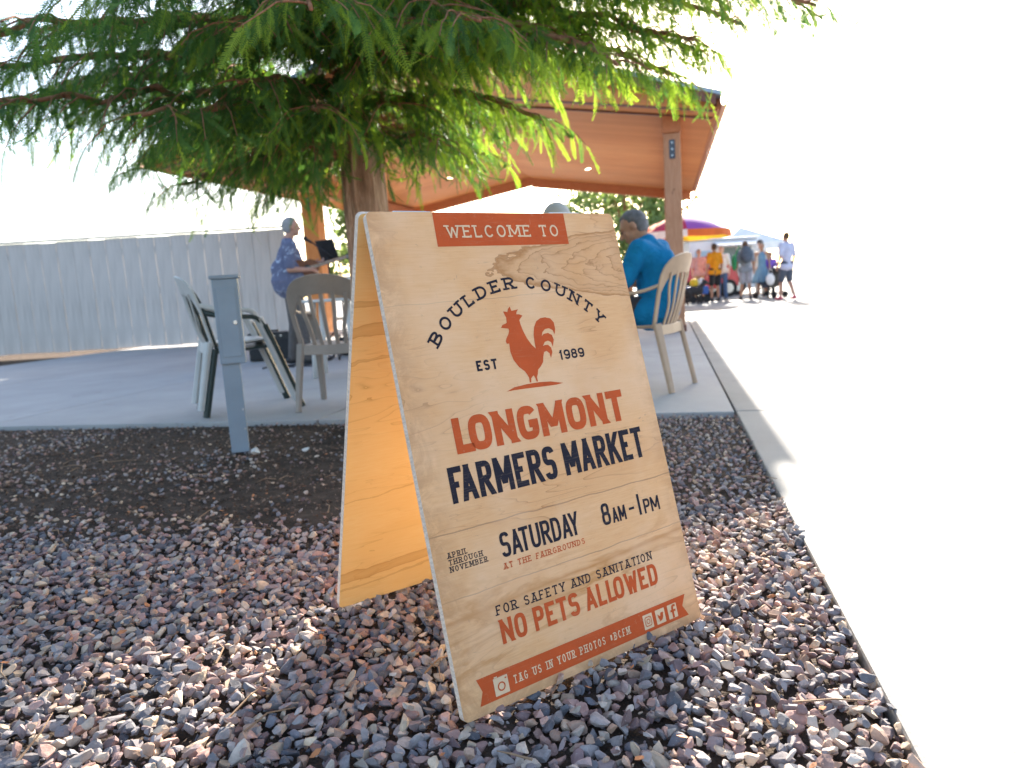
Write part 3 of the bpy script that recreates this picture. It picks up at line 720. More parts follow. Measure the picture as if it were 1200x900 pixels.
for (x0, x1) in ((RX + 0.001, EX - 0.02), (WX + 0.02, RX - 0.001)):
    band('gable_board', lambda x: zc(x) + 0.037, lambda x: zr(x) - 0.002, x0, x1, Y0 + 0.03, 0.05, m_gable)
    band('gable_board', lambda x: zc(x) + 0.037, lambda x: zr(x) - 0.002, x0, x1, Y1 - 0.06, 0.05, m_gable)
    band('rake_trim', lambda x: zr(x) - 0.11, lambda x: zr(x) - 0.003, x0, x1, Y0 - 0.20, 0.03, m_dark)
    band('ceiling_trim', lambda x: zc(x) - 0.022, lambda x: zc(x) - 0.002, x0, x1, Y0 + 0.00, 0.05, m_dark)
    band('ceiling_trim', lambda x: zc(x) - 0.022, lambda x: zc(x) - 0.002, x0, x1, Y0 + 0.42, 0.05, m_dark)
    band('ceiling_beam', lambda x: zc(x) - 0.20, lambda x: zc(x) - 0.003, x0, x1, Y1 - 0.35, 0.16, m_beam)
def pbox(name, size, loc, mat_, bev=0.01, rot=None): return box_obj(name, size, loc, mat_, pav, rot, bev)
# eave gutters, fascia, downspout
for x, s_ in ((EX, 1), (WX, -1)):
    pbox('eave_fascia', (0.03, Y1 - Y0, 0.15), (x + s_ * 0.020, (Y0 + Y1) / 2, ZE + 0.075), m_beam, 0.004)
    bm = bmesh.new(); P_ = [(x + s_ * (0.040 + a), z) for a, z in ((0, 0.16), (0, 0.05), (0.02, 0.02), (0.07, 0.02), (0.10, 0.06), (0.10, 0.15), (0.094, 0.15), (0.092, 0.07), (0.066, 0.03), (0.024, 0.03), (0.008, 0.055), (0.008, 0.16))]
    f0 = [bm.verts.new((a, Y0 - 0.1, ZE + z)) for a, z in P_]; f1 = [bm.verts.new((a, Y1 + 0.05, ZE + z)) for a, z in P_]
    bm.faces.new(f0); bm.faces.new(f1[::-1])
    for i in range(len(P_)): j = (i + 1) % len(P_); bm.faces.new((f0[j], f0[i], f1[i], f1[j]))
    from_bm('gutter', bm, m_copper, pav)
PXR, PXL = 0.13, -6.30
YP = (9.9, 12.4, 17.3)
bm = bmesh.new(); tube(bm, catmull([(EX + 0.09, Y1 - 0.1, ZE + 0.02), (EX + 0.09, Y1 - 0.1, ZE - 0.12), (EX - 0.05, Y1 - 0.1, ZE - 0.28), (PXR + 0.16, Y1 - 0.45, ZE - 0.52), (PXR + 0.13, Y1 - 0.6, ZE - 0.75), (PXR + 0.13, Y1 - 0.6, 0.1)], 5), 0.032, 8)
from_bm('downspout', bm, m_copper, pav, smooth=True)
def post(x, y, w_, mat_, zt):
    o = pbox('post', (w_, w_, zt), (x, y, zt / 2), mat_, 0.012)
    bm = bmesh.new(); bx(bm, (w_ + 0.03, w_ + 0.03, 0.09), (x, y, 0.046), bev=0.004); from_bm('post_shoe', bm, m_dark, o)
    for s_ in (-1,):
        bm = bmesh.new(); bx(bm, (0.075, 0.008, 0.24), (x, y - w_ / 2 - 0.005, zt - 0.20), bev=0.002)
        pl_ = from_bm('bracket_plate', bm, m_steelb, o)
        for k in range(3):
            bm = bmesh.new(); tube(bm, [(x, y - w_ / 2 - 0.009, zt - 0.28 + k * 0.08), (x, y - w_ / 2 - 0.022, zt - 0.28 + k * 0.08)], 0.014, 6)
            from_bm('bolt', bm, m_steelc, o)
    return o
m_steelb = simple('bracket_steel', (0.07, 0.085, 0.11), 0.5, 0.2, 12, 0.2, 60, metal=0.5)
m_steelc = simple('bolt_steel', (0.35, 0.38, 0.42), 0.4, 0.2, 12, 0.2, 60, metal=0.8)
# header beams on the posts (along the eaves) and posts
for px in (PXR, PXL):
    zt = zc(px) - 0.004
    pbox('header_beam', (0.20, Y1 - Y0 - 0.9, 0.20), (px, (Y0 + Y1) / 2, zt - 0.12), m_beam)
post(PXR, YP[0], 0.215, m_post, zc(PXR) - 0.226)
post(PXR, YP[2], 0.215, m_post, zc(PXR) - 0.226)
pbox('post_cap_block', (0.24, 0.25, 0.23), (PXR, YP[0], zc(PXR) - 0.10), m_beam, 0.01)
post(PXL, YP[1], 0.30, m_post2, zc(PXL) - 0.226)
post(PXL, YP[2], 0.30, m_post2, zc(PXL) - 0.226)
# recessed ceiling lights, switched on
n = N('lamp_lens'); n.base((0.9, 0.85, 0.7), 0.4); n.b.inputs['Emission Color'].default_value = (1.0, 0.80, 0.50, 1); n.b.inputs['Emission Strength'].default_value = 3.0; m_lamp = n.m
m_white = simple('white_enamel', (0.75, 0.74, 0.72), 0.45, 0.05, 5, 0)
for (lx, ly) in ((-4.5, 15.34), (-1.5, 15.3)):
    sgn = -1 if lx > RX else 1
    th = math.atan(SC) * -sgn
    o = bpy.data.objects.new('ceiling_light', None); C.objects.link(o); o.parent = pav; o.location = (lx, ly, zc(lx)); o.rotation_euler = (0, -th, 0)
    bm = bmesh.new(); tube(bm, [(0, 0, 0.002), (0, 0, -0.012)], 0.085, 20); from_bm('trim_ring', bm, m_white, o)
    bm = bmesh.new(); tube(bm, [(0, 0, -0.0122), (0, 0, -0.018)], 0.065, 20); from_bm('lens', bm, m_lamp, o)

# ------------------------------------------------------------------ fence behind the musician
m_fence = simple('pale_fence_board', (0.50, 0.45, 0.42), 0.7, 0.16, 3, 0.15, 40, stretch=(6, 6, 0.6))
fence = empty('privacy_fence', (-12.5, 13.2, 0), 0.0, 'tall pale grey privacy fence of vertical boards behind the musician', 'fence')
fb = None
FX1 = 8.6
for i in range(int(FX1 / 0.295)):
    x = i * 0.295 + 0.147
    bm = bmesh.new() if fb is None else None
    if bm: bx(bm, (0.291, 0.028, 1.98), (0, 0, 1.02), bev=0.006); fb = from_bm('board', bm, m_fence, fence); o = fb
    else: o = fb.copy(); C.objects.link(o)
    o.location = (x, random.uniform(-.004, .004), random.uniform(-.008, .008)); o.parent = fence
for z in (0.35, 1.05, 1.8): box_obj('rail', (FX1, 0.05, 0.09), (FX1 / 2, 0.042, z), m_fence, fence)
box_obj('top_cap', (FX1, 0.09, 0.035), (FX1 / 2, 0.0, 2.045), m_fence, fence)

# ------------------------------------------------------------------ trees
def bark(name, a, b):
    n = N(name); v = n.co((16, 16, 1.8)); f = n.noise(v, 2.4, 7, 0.7, 0.6); g = n.noise(n.co((3, 3, 3)), 4, 4)
    c = n.ramp(f, [(0.34, scl(b, 0.45)), (0.5, b), (0.68, a)]); c = n.mix(n.math('MULTIPLY', g, 0.35), c, scl(a, 1.2))
    n.base(c, 0.9, 0, 0.15); n.bump(f, 1.0, 0.02); return n.m
m_bark = bark('cypress_bark', (0.66, 0.47, 0.36), (0.38, 0.22, 0.15))
m_limb = bark('limb_bark', (0.46, 0.24, 0.15), (0.32, 0.15, 0.09))
m_needle = leaf_mat('cypress_needles', ((0.05, 0.13, 0.05), (0.10, 0.22, 0.06), (0.20, 0.34, 0.07)), 0.6)
m_needle_backlit = leaf_mat('backlit_tint_needles', ((0.20, 0.34, 0.05), (0.28, 0.42, 0.06), (0.38, 0.50, 0.08)), 0.65)  # brighter needle copy: sun shining through the foliage put into the colour

tree = empty('cypress_tree', (-0.755, 4.05, -0.02), 0, 'feathery green cypress with peeling brown trunk rising behind the sandwich board', 'tree')
TX, TY = -0.755, 4.05
# trunk with fluted, furrowed surface
bm = bmesh.new(); nseg, nr = 56, 60; rings = []
for i in range(nr + 1):
    z = 6.4 * i / nr; r = 0.135 * (1 - z / 7.4) ** 0.9 + 0.09 * math.exp(-z * 4.0); cx = 0.02 * math.sin(z * 1.3) - 0.012 * z; cy = 0.02 * math.sin(z * 0.9 + 1)
    ring = []
    for k in range(nseg):
        a = 2 * math.pi * k / nseg
        fl = 1 + 0.05 * math.sin(a * 5 + z * .5) + 0.16 * noise.noise((math.cos(a) * 5.2, math.sin(a) * 5.2, z * 0.9)) + 0.07 * noise.noise((math.cos(a) * 14, math.sin(a) * 14, z * 3.0))
        ring.append(bm.verts.new((cx + r * fl * math.cos(a), cy + r * fl * math.sin(a), z)))
    rings.append(ring)
for r0, r1 in zip(rings, rings[1:]):
    for k in range(nseg): bm.faces.new((r0[k], r0[(k + 1) % nseg], r1[(k + 1) % nseg], r1[k]))
bm.faces.new(rings[-1]); from_bm('trunk', bm, m_bark, tree, smooth=True)

def sprig(npair, droop, wdt):
    """one feathery leaf spray of unit length along +x; needles as thin quads"""
    V = []; F = []
    def path(t): return np.array([t, 0, -droop * t * t])
    for i in range(npair):
        t = 0.06 + 0.94 * i / npair; p = path(t); ln = wdt * 0.85 * (0.55 + 0.6 * math.sin(math.pi * min(1, t * 0.92 + .06))) * rng.uniform(.8, 1.15)
        for s_ in (-1, 1):
            d = np.array([0.55, s_ * 1.0, rng.uniform(-.35, .25)]); d /= np.linalg.norm(d)
            q = p + d * ln; wv = np.array([0.5 / npair * 0.62, 0, 0.0]); b = len(V)
            V += [p - wv, p + wv, q + wv * 0.5 + [0.006, 0, 0], q - wv * 0.4]; F.append([b, b + 1, b + 2, b + 3])
    for i in range(4):
        a, c = path(i / 4), path((i + 1) / 4); b = len(V); h = np.array([0, 0.010, 0])
        V += [a - h, a + h, c + h * .7, c - h * .7]; F.append([b, b + 1, b + 2, b + 3])
    return np.array(V), np.array(F)
SPR = [sprig(22, dr, wd) for dr, wd in ((0.15, .12), (0.35, .135), (0.55, .12), (0.25, .11), (0.8, .125), (0.05, .12))]
def place_sprigs(name, pos, dirs, lens, mat_, parent, origin):
    n = len(pos); ti = rng.integers(0, len(SPR), n)
    TV = np.stack([s_[0] for s_ in SPR])[ti]; TF = np.stack([s_[1] for s_ in SPR])[ti]
    X = dirs / np.linalg.norm(dirs, axis=1, keepdims=True)
    up = np.tile([0, 0, 1.0], (n, 1)) + rng.normal(0, 0.7, (n, 3))
    Yx = np.cross(up, X); Yx /= np.linalg.norm(Yx, axis=1, keepdims=True); Zx = np.cross(X, Yx)
    M_ = np.stack([X, Yx, Zx], 2)
    V = np.einsum('nij,nkj->nki', M_, TV) * lens[:, None, None] + (pos - np.array(origin))[:, None, :]
    nv = TV.shape[1]; F = TF + (np.arange(n) * nv)[:, None, None]
    o = from_np(name, V.reshape(-1, 3), F.reshape(-1, 4), mat_, parent, False)
    return tag(o, kind='stuff')

SP_P, SP_D, SP_L, SP_BL = [], [], [], []
def limb(end, z0, lift=0.25, r0=0.03, dens=1.5, slen=0.15, tw=0.5, start=0.16, backlit=0.0, yend=True):
    p0 = Vector((TX - 0.012 * z0, TY, z0)); p1 = Vector(end); d = p1 - p0; n_ = 14; pts = []
    wob = [Vector((random.gauss(0, .02), random.gauss(0, .02), random.gauss(0, .015))) for _ in range(n_ + 1)]
    for i in range(n_ + 1):
        t = i / n_; p = p0 + d * t + Vector((0, 0, lift * math.sin(math.pi * t) * (1 - .3 * t))) + wob[i] * min(1, 3 * t); pts.append(p)
    tube(lbm, [p - Vector((TX, TY, -0.02)) for p in pts], [r0 * (1 - 0.85 * i / n_) + 0.0025 for i in range(n_ + 1)], 7)
    ln = d.length; nt_ = int(ln * (1 - start) / 0.070 * dens)
    hd = Vector((d.x, d.y, 0)).normalized(); sd_ = Vector((-hd.y, hd.x, 0))
    for i in range(nt_):
        t = start + (1 - start) * (i + random.random() * .6) / nt_; f = t * n_; k = min(n_ - 1, int(f)); p = pts[k].lerp(pts[k + 1], f - k)
        s_ = (-1) ** i; L_ = tw * (1.05 - 0.6 * t) * random.uniform(.6, 1.15)
        a = hd * random.uniform(.5, 1.0) + sd_ * s_ * random.uniform(.5, 1.0); a.normalize()
        tp = []; m_ = 6
        dz = random.uniform(.02, .30)
        for j in range(m_ + 1):
            u = j / m_; tp.append(p + a * L_ * u + Vector((0, 0, L_ * (random.uniform(.02, .12) * u - (dz + .45) * u * u))))
        tube(lbm, [q - Vector((TX, TY, -0.02)) for q in tp], [0.0042 * (1 - .75 * j / m_) + .0008 for j in range(m_ + 1)], 4, False)
        ns = int(L_ / 0.019)
        for j in range(ns):
            u = (j + .5) / ns; f2 = u * m_; k2 = min(m_ - 1, int(f2)); q = tp[k2].lerp(tp[k2 + 1], f2 - k2)
            s2 = (-1) ** j; tz = (tp[k2 + 1] - tp[k2]).normalized(); lat_ = Vector((-a.y, a.x, 0)) * s2
            dd = tz * random.uniform(.2, 1.0) + lat_ * random.uniform(.2, 1.2) + Vector((0, 0, -random.uniform(-.1, 1.5)))
            SP_P.append(q[:]); SP_D.append(dd[:]); SP_L.append(slen * random.uniform(.55, 1.15) * (1 - .25 * u)); SP_BL.append(random.random() < backlit)
        SP_P.append(tp[-1][:]); SP_D.append((a * .5 + Vector((0, 0, -.8)))[:]); SP_L.append(slen); SP_BL.append(random.random() < backlit * 1.5)
lbm = bmesh.new()
# low limbs towards the camera and to both sides: (end point, height at trunk)
LIMBS = [((-2.3, 3.0, 1.72), 1.75, .18), ((-1.75, 2.5, 1.66), 1.9, .2), ((-1.15, 2.2, 1.66), 2.0, .22), ((-0.55, 2.3, 1.62), 2.05, .2),
         ((-0.05, 2.5, 1.60), 2.0, .25), ((0.25, 3.0, 1.66), 1.85, .2), ((-2.8, 3.9, 1.75), 1.8, .2), ((-2.4, 4.9, 1.65), 1.7, .2),
         ((-1.5, 5.4, 1.6), 1.65, .2), ((-0.2, 5.2, 1.7), 1.75, .2), ((0.15, 4.3, 1.72), 1.6, .15), ((-1.6, 3.5, 1.62), 1.6, .1), ((-0.35, 3.1, 1.72), 1.75, .12),
         ((-1.0, 3.0, 1.6), 1.7, .12), ((0.65, 2.75, 1.80), 2.15, .3), ((0.95, 3.35, 1.72), 2.0, .25)]
LIMBS += [((-2.0, 3.3, 1.95), 2.05, .1), ((-1.4, 2.35, 1.95), 2.2, .15), ((-0.8, 2.0, 1.90), 2.25, .15), ((-0.25, 2.2, 1.85), 2.2, .2), ((-2.6, 4.4, 2.0), 2.1, .1),
          ((0.3, 2.4, 1.88), 2.2, .2), ((0.55, 3.1, 1.9), 2.1, .2), ((0.45, 3.9, 1.85), 2.0, .2), ((-1.9, 2.9, 1.55), 1.7, .1), ((-1.3, 2.8, 1.45), 1.6, .1), ((-1.75, 4.1, 1.42), 1.5, .1), ((-1.35, 4.6, 1.40), 1.5, .05), ((0.75, 3.2, 1.62), 1.9, .25), ((0.5, 2.85, 1.58), 1.85, .25), ((0.95, 3.0, 1.86), 2.2, .2), ((0.2, 3.6, 1.55), 1.7, .15), ((-0.45, 3.5, 1.6), 1.7, .1), ((-0.75, 3.1, 1.50), 1.62, .08), ((-0.9, 2.7, 1.72), 1.9, .15), ((-0.3, 2.75, 1.70), 1.95, .15), ((-0.1, 4.5, 1.52), 1.6, .12), ((-0.25, 3.6, 1.42), 1.55, .08), ((-1.15, 3.6, 1.42), 1.5, .06), ((0.85, 3.1, 1.70), 2.05, .2)]
for e_, z0, lf in LIMBS: limb(e_, z0, lf, backlit=(0.55 if e_[0] > 0.1 else 0.35) if e_[0] > -0.9 else 0.08)  # share of backlit-coloured sprays rises towards the sun side
for e_, z0, lf in (((1.45, 3.3, 1.88), 2.2, .2), ((1.2, 2.7, 1.95), 2.4, .25), ((1.9, 4.0, 2.2), 2.5, .2), ((1.05, 3.0, 1.74), 2.1, .2)):
    limb(e_, z0, lf, dens=.55, tw=.34, slen=.12, start=.35, backlit=.1)
# upper whorls: shade, mostly above the frame
for i in range(30):
    z0 = 2.3 + 3.7 * i / 30; a = i * 2.4; ln = 2.6 * (1 - (z0 - 2.2) / 5.2)
    limb((TX + ln * math.cos(a), TY + ln * math.sin(a), z0 + random.uniform(-.25, .15)), z0, .2, 0.024, dens=1.1 if z0 < 3.4 else .5, slen=.18, tw=.55)
from_bm('limbs', lbm, m_limb, tree, smooth=True)
SP_P, SP_D, SP_L, SP_BL = map(np.array, (SP_P, SP_D, SP_L, SP_BL))
print('sprigs', len(SP_P))
place_sprigs('crown', SP_P[~SP_BL], SP_D[~SP_BL], SP_L[~SP_BL], m_needle, tree, (TX, TY, -0.02))
if SP_BL.any(): place_sprigs('backlit_tint_sprays', SP_P[SP_BL], SP_D[SP_BL], SP_L[SP_BL], m_needle_backlit, tree, (TX, TY, -0.02))

def bg_tree(loc, h, r, zlow, lab, mat_, nl=5000, ls=0.10, seed=1):
    t = empty('leafy_tree', loc, 0, lab, 'tree', 'sunlit trees beyond the pavilion')
    rs = np.random.default_rng(seed); bm = bmesh.new()
    tube(bm, [(0, 0, -0.05), (0.03, 0, h * .3), (-.05, .05, h * .6), (0, 0, h * .92)], [0.16, 0.12, 0.08, 0.02], 8)
    cl = []
    for i in range(34):
        a = rs.uniform(0, 6.28); zz_ = rs.uniform(zlow, h * .95); rr_ = r * math.sqrt(rs.random()) * (1 - 0.5 * max(0, (zz_ - h * .6) / (h * .4)))
        c_ = (rr_ * math.cos(a), rr_ * math.sin(a), zz_); cl.append((c_, rs.uniform(.35, .75) * r * .45))
        tube(bm, [(0, 0, max(zz_ * .55, zlow * .6)), (c_[0] * .5, c_[1] * .5, zz_ * .85), c_], [0.035, 0.022, 0.008], 5)
    from_bm('trunk', bm, m_limb, t, smooth=True)
    cc = np.array([c_[0] for c_ in cl]); cr = np.array([c_[1] for c_ in cl]); k = rs.integers(0, len(cl), nl)
    P = cc[k] + rs.normal(size=(nl, 3)) * cr[k][:, None] * .6
    Rm = rs.normal(size=(nl, 3, 3)); q = np.linalg.qr(Rm)[0]
    T = np.array([(-1, 0, 0), (-.2, .5, .1), (.9, 0, 0), (-.2, -.5, .1)]) * ls
    V = np.einsum('nij,kj->nki', q, T) * rs.uniform(.6, 1.3, (nl, 1, 1)) + P[:, None, :]
    F = np.arange(nl * 4).reshape(nl, 4)
    tag(from_np('crown', V.reshape(-1, 3), F, mat_, t), kind='stuff'); return t
m_leaf = leaf_mat('broad_leaves', ((0.16, 0.24, 0.10), (0.22, 0.30, 0.12), (0.28, 0.36, 0.15)), 0.5)
bg_tree((4.6, 27.0, 0), 5.0, 2.3, 1.6, 'sunlit leafy tree between the pavilion posts behind the seated man', m_leaf, 5200, .13, 3)
bg_tree((-3.3, 17.5, 0), 3.1, 1.0, .6, 'small sunlit tree beyond the pavilion just left of the plywood board', m_leaf, 3000, .09, 5)

# ------------------------------------------------------------------ plastic garden chairs
pl_taupe = plastic('taupe_resin', (0.30, 0.25, 0.215)); pl_beige = plastic('beige_resin', (0.44, 0.30, 0.20))
pl_white = plastic('offwhite_resin', (0.50, 0.49, 0.48)); pl_green = plastic('dark_green_resin', (0.018, 0.032, 0.030))
def make_chair(mt, label, loc, rz, group=None, legs_mt=None, fs=0.0):
    """seat front is +y, origin on the floor under the seat centre"""
    t = empty('garden_chair', loc, rz, label, 'chair', group); lm = legs_mt or mt
    # seat: dished plate with front lip
    bm = bmesh.new(); nx, ny = 8, 8; top = []; bot = []
    for j in range(ny + 1):
        v_ = j / ny; y = -0.20 + 0.43 * v_; w_ = 0.195 + 0.035 * v_
        for i in range(nx + 1):
            u = i / nx * 2 - 1; z = 0.415 + 0.018 * v_ + 0.022 * u * u - 0.012 * math.sin(math.pi * v_) - (0.03 * max(0, v_ - .85) / .15)
            top.append(bm.verts.new((u * w_, y, z))); 
    for vt in list(top): bot.append(bm.verts.new((vt.co.x, vt.co.y, vt.co.z - 0.012)))
    id_ = lambda i, j: j * (nx + 1) + i
    for j in range(ny):
        for i in range(nx):
            q = (id_(i, j), id_(i + 1, j), id_(i + 1, j + 1), id_(i, j + 1))
            bm.faces.new([top[k] for k in q]); bm.faces.new([bot[k] for k in q[::-1]])
    for j in range(ny):
        for i in (0, nx): q = (id_(i, j), id_(i, j + 1)); bm.faces.new((top[q[0]], top[q[1]], bot[q[1]], bot[q[0]]))
    for i in range(nx):
        for j in (0, ny): q = (id_(i, j), id_(i + 1, j)); bm.faces.new((top[q[0]], top[q[1]], bot[q[1]], bot[q[0]]))
    from_bm('seat', bm, mt, t, smooth=True)
    # skirt under the seat back
    bm = bmesh.new(); sweep(bm, [(-0.20, -0.205, 0.40), (0, -0.215, 0.395), (0.20, -0.205, 0.40)], 0.065, 0.014, (0, 0.1, 1)); from_bm('seat_skirt', bm, mt, t)
    # back: hoop whose upper rail is a broad curved band
    back = lambda x, z: -0.205 - 0.27 * (z - 0.42) - 0.05 * (x / 0.24) ** 2 * -1.0 * 1
    P_ = [(-0.205, 0.41), (-0.222, 0.55), (-0.235, 0.68), (-0.225, 0.775), (-0.175, 0.835), (-0.09, 0.862), (0, 0.870), (0.09, 0.862), (0.175, 0.835), (0.225, 0.775), (0.235, 0.68), (0.222, 0.55), (0.205, 0.41)]
    pts = catmull([(x, back(x, z), z) for x, z in P_], 3)
    ww = []
    for p in pts:
        k_ = max(0.0, min(1.0, (p.z - 0.64) / 0.2)); ww.append(0.036 + 0.092 * k_)
    cen = Vector((0, back(0, .60), 0.60)); pts2 = []
    for p, w_ in zip(pts, ww):
        inward = (cen - p).normalized(); pts2.append(p + inward * (w_ / 2 - 0.015))
    sides = [(cen - p).normalized() for p in pts]
    bm = bmesh.new(); sweep(bm, pts2, ww, 0.014, sides); from_bm('back_frame', bm, mt, t, smooth=False)
    for i in range(5):
        u = (i - 2) / 2; x0, x1 = u * 0.105, u * 0.155
        bm = bmesh.new(); sweep(bm, catmull([(x0, back(x0, .405) + 0.004, .405), (x0 * 1.1, back(x0, .54) - 0.008, .54), (x1 * .95, back(x1, .67) - 0.006, .67), (x1, back(x1, .79) + .004, .79 - .03 * u * u)], 4), 0.026, 0.010, (1, 0, 0)); from_bm('back_slat', bm, mt, t)
    for s_ in (-1, 1):
        # rear leg
        bm = bmesh.new(); sweep(bm, catmull([(s_ * .205, -0.19, .44), (s_ * .215, -0.225, .28), (s_ * .228, -0.285, .0)], 4), [.060, .058, .056, .054, .052, .050, .046, .042, .040], 0.030 + fs * .12, (1, .5 * s_, 0)); from_bm('leg', bm, lm, t)
        # arm flowing into the front leg
        bm = bmesh.new(); sweep(bm, catmull([(s_ * .228, back(.23, .70) + .01, .685), (s_ * .262, -0.10, .650), (s_ * .275, 0.06 - fs * .4, .640), (s_ * .272, 0.165 - fs, .628), (s_ * .262, 0.205 - fs, .575)], 4), [.042 + .0009 * k for k in range(17)], 0.020 + fs * .12, (1, 0, 0)); from_bm('armrest', bm, mt, t)
        bm = bmesh.new(); sweep(bm, catmull([(s_ * .262, 0.205 - fs, .578), (s_ * .250, 0.225 - fs * .5, .42), (s_ * .250, 0.245 + fs * .2, .20), (s_ * .256, 0.265 + fs * .8, .0)], 3), [.066, .064, .062, .060, .056, .052, .050, .046, .044, .042], 0.030 + fs * .16, (1, .4 * s_, 0)); from_bm('leg', bm, lm, t)
    return t
GC = 'plastic garden chairs around the patio'
make_chair(pl_taupe, 'taupe plastic chair with slatted back facing the musician', (-1.15, 4.88, 0), R(-6), GC)
make_chair(pl_beige, 'beige plastic chair holding the man in the blue shirt', (0.90, 4.84, 0), R(57), GC)
make_chair(pl_green, 'dark green plastic chair, lower one of the stacked pair at left', (-1.87, 4.97, 0), R(-62), GC, fs=.08)
make_chair(pl_white, 'pale grey plastic chair stacked on top of the dark green one', (-1.895, 4.955, 0.048), R(-62), GC, fs=.08)

# ------------------------------------------------------------------ people
def blob(name, parts, mats, parent, voxel=0.01, smooth_it=3, pick=None):
    """parts: ('c', p0, p1, r0, r1) tapered capsule | ('e', centre, (rx,ry,rz), Matrix3) ellipsoid -> ONE continuous surface"""
    bm = bmesh.new()
    for q in parts:
        if q[0] == 'c':
            p0, p1, r0, r1 = Vector(q[1]), Vector(q[2]), q[3], q[4]; d = p1 - p0; ln = max(1e-5, d.length); t = d / ln
            a = t.orthogonal().normalized(); b = t.cross(a); rings = []; n_ = 12
            prof = [(-math.cos(x) * r0, math.sin(x) * r0) for x in (0.0, .5, 1.0, math.pi / 2)] + [(ln + math.sin(x) * r1, math.cos(x) * r1) for x in (0.0, .55, 1.05, math.pi / 2)]
            for s_, rr_ in prof: rings.append([bm.verts.new(p0 + t * s_ + (a * math.cos(2 * math.pi * k / n_) + b * math.sin(2 * math.pi * k / n_)) * max(rr_, 1e-4)) for k in range(n_)])
            for r_0, r_1 in zip(rings, rings[1:]):
                for k in range(n_): bm.faces.new((r_0[k], r_0[(k + 1) % n_], r_1[(k + 1) % n_], r_1[k]))
            bm.faces.new(rings[0][::-1]); bm.faces.new(rings[-1])
        else:
            r = bmesh.ops.create_icosphere(bm, subdivisions=3, radius=1.0); M3 = q[3].to_4x4() if len(q) > 3 and q[3] is not None else Matrix.Identity(4)
            bmesh.ops.transform(bm, matrix=Matrix.Translation(q[1]) @ M3 @ Matrix.Diagonal((*q[2], 1)), verts=r['verts'])
    bmesh.ops.recalc_face_normals(bm, faces=bm.faces)
    me = bpy.data.meshes.new('tmp'); bm.to_mesh(me); bm.free()
    o = bpy.data.objects.new('tmp', me); C.objects.link(o)
    rm = o.modifiers.new('r', 'REMESH'); rm.mode = 'VOXEL'; rm.voxel_size = voxel; rm.use_smooth_shade = True
    sm = o.modifiers.new('s', 'SMOOTH'); sm.factor = 0.5; sm.iterations = smooth_it
    dg = bpy.context.evaluated_depsgraph_get(); me2 = bpy.data.meshes.new_from_object(o.evaluated_get(dg)); me2.name = name
    bpy.data.objects.remove(o); bpy.data.meshes.remove(me); me2.materials.clear()
    me2.polygons.foreach_set('use_smooth', [True] * len(me2.polygons))
    return link_mesh(name, me2, mats, parent)

def skin(name, col):
    n = N(name); f = n.noise(n.co(), 12, 4); c = n.ramp(f, [(0.3, scl(col, .88)), (0.7, scl(col, 1.1))])
    n.base(c, 0.5, 0, 0.4); n.b.inputs['Subsurface Weight'].default_value = 0.12; n.b.inputs['Subsurface Radius'].default_value = (0.012, 0.004, 0.002); n.bump(n.noise(n.co(), 180, 3), .1, .001); return n.m
sk1 = skin('ruddy_skin', (0.46, 0.24, 0.17)); sk2 = skin('tan_skin', (0.40, 0.215, 0.14)); sk3 = skin('fair_skin', (0.58, 0.36, 0.27))
m_eye = simple('eye_dark', (0.03, 0.02, 0.02), 0.2, 0, 5, 0); m_lip = simple('lip', (0.36, 0.14, 0.12), 0.5, 0.05, 5, 0)
m_shoe = simple('dark_shoe', (0.03, 0.028, 0.03), 0.6, 0.2, 20, 0.1, 60); m_shoew = simple('pale_shoe', (0.6, 0.58, 0.56), 0.6, 0.1, 20, 0.1, 60)

def hand_parts(w_, d, nrm, curl=0.4, side=1, s=1.0):
    """palm + four fingers + thumb; w_ wrist, d pointing direction, nrm palm normal (towards which fingers curl)"""
    d = Vector(d).normalized(); nrm = Vector(nrm); nrm = (nrm - d * nrm.dot(d)).normalized(); sp = d.cross(nrm) * side
    P_ = [('c', w_, w_ + d * .03 * s, .024 * s, .026 * s)]
    for k in (-1, -.33, .33, 1): P_.append(('c', w_ + d * .025 * s + sp * .014 * k * s, w_ + d * .085 * s + sp * .028 * k * s, .016 * s, .013 * s))
    for k, fl in ((-1, .062), (-.33, .076), (.33, .080), (1, .070)):
        a = w_ + d * .085 * s + sp * .029 * k * s; d1 = (d * math.cos(curl) + nrm * math.sin(curl)); d2 = (d * math.cos(curl * 2.3) + nrm * math.sin(curl * 2.3))
        b = a + d1 * fl * .5 * s; P_.append(('c', a, b, .0095 * s, .0088 * s)); P_.append(('c', b, b + d2 * fl * .5 * s, .0088 * s, .0075 * s))
    a = w_ + d * .022 * s + sp * .022 * s; b = a + (d * .5 + sp * .75 + nrm * .25) * .042 * s; P_ += [('c', a, b, .0135 * s, .011 * s), ('c', b, b + (d * .85 + sp * .25 + nrm * .3) * .034 * s, .0105 * s, .0085 * s)]
    return P_

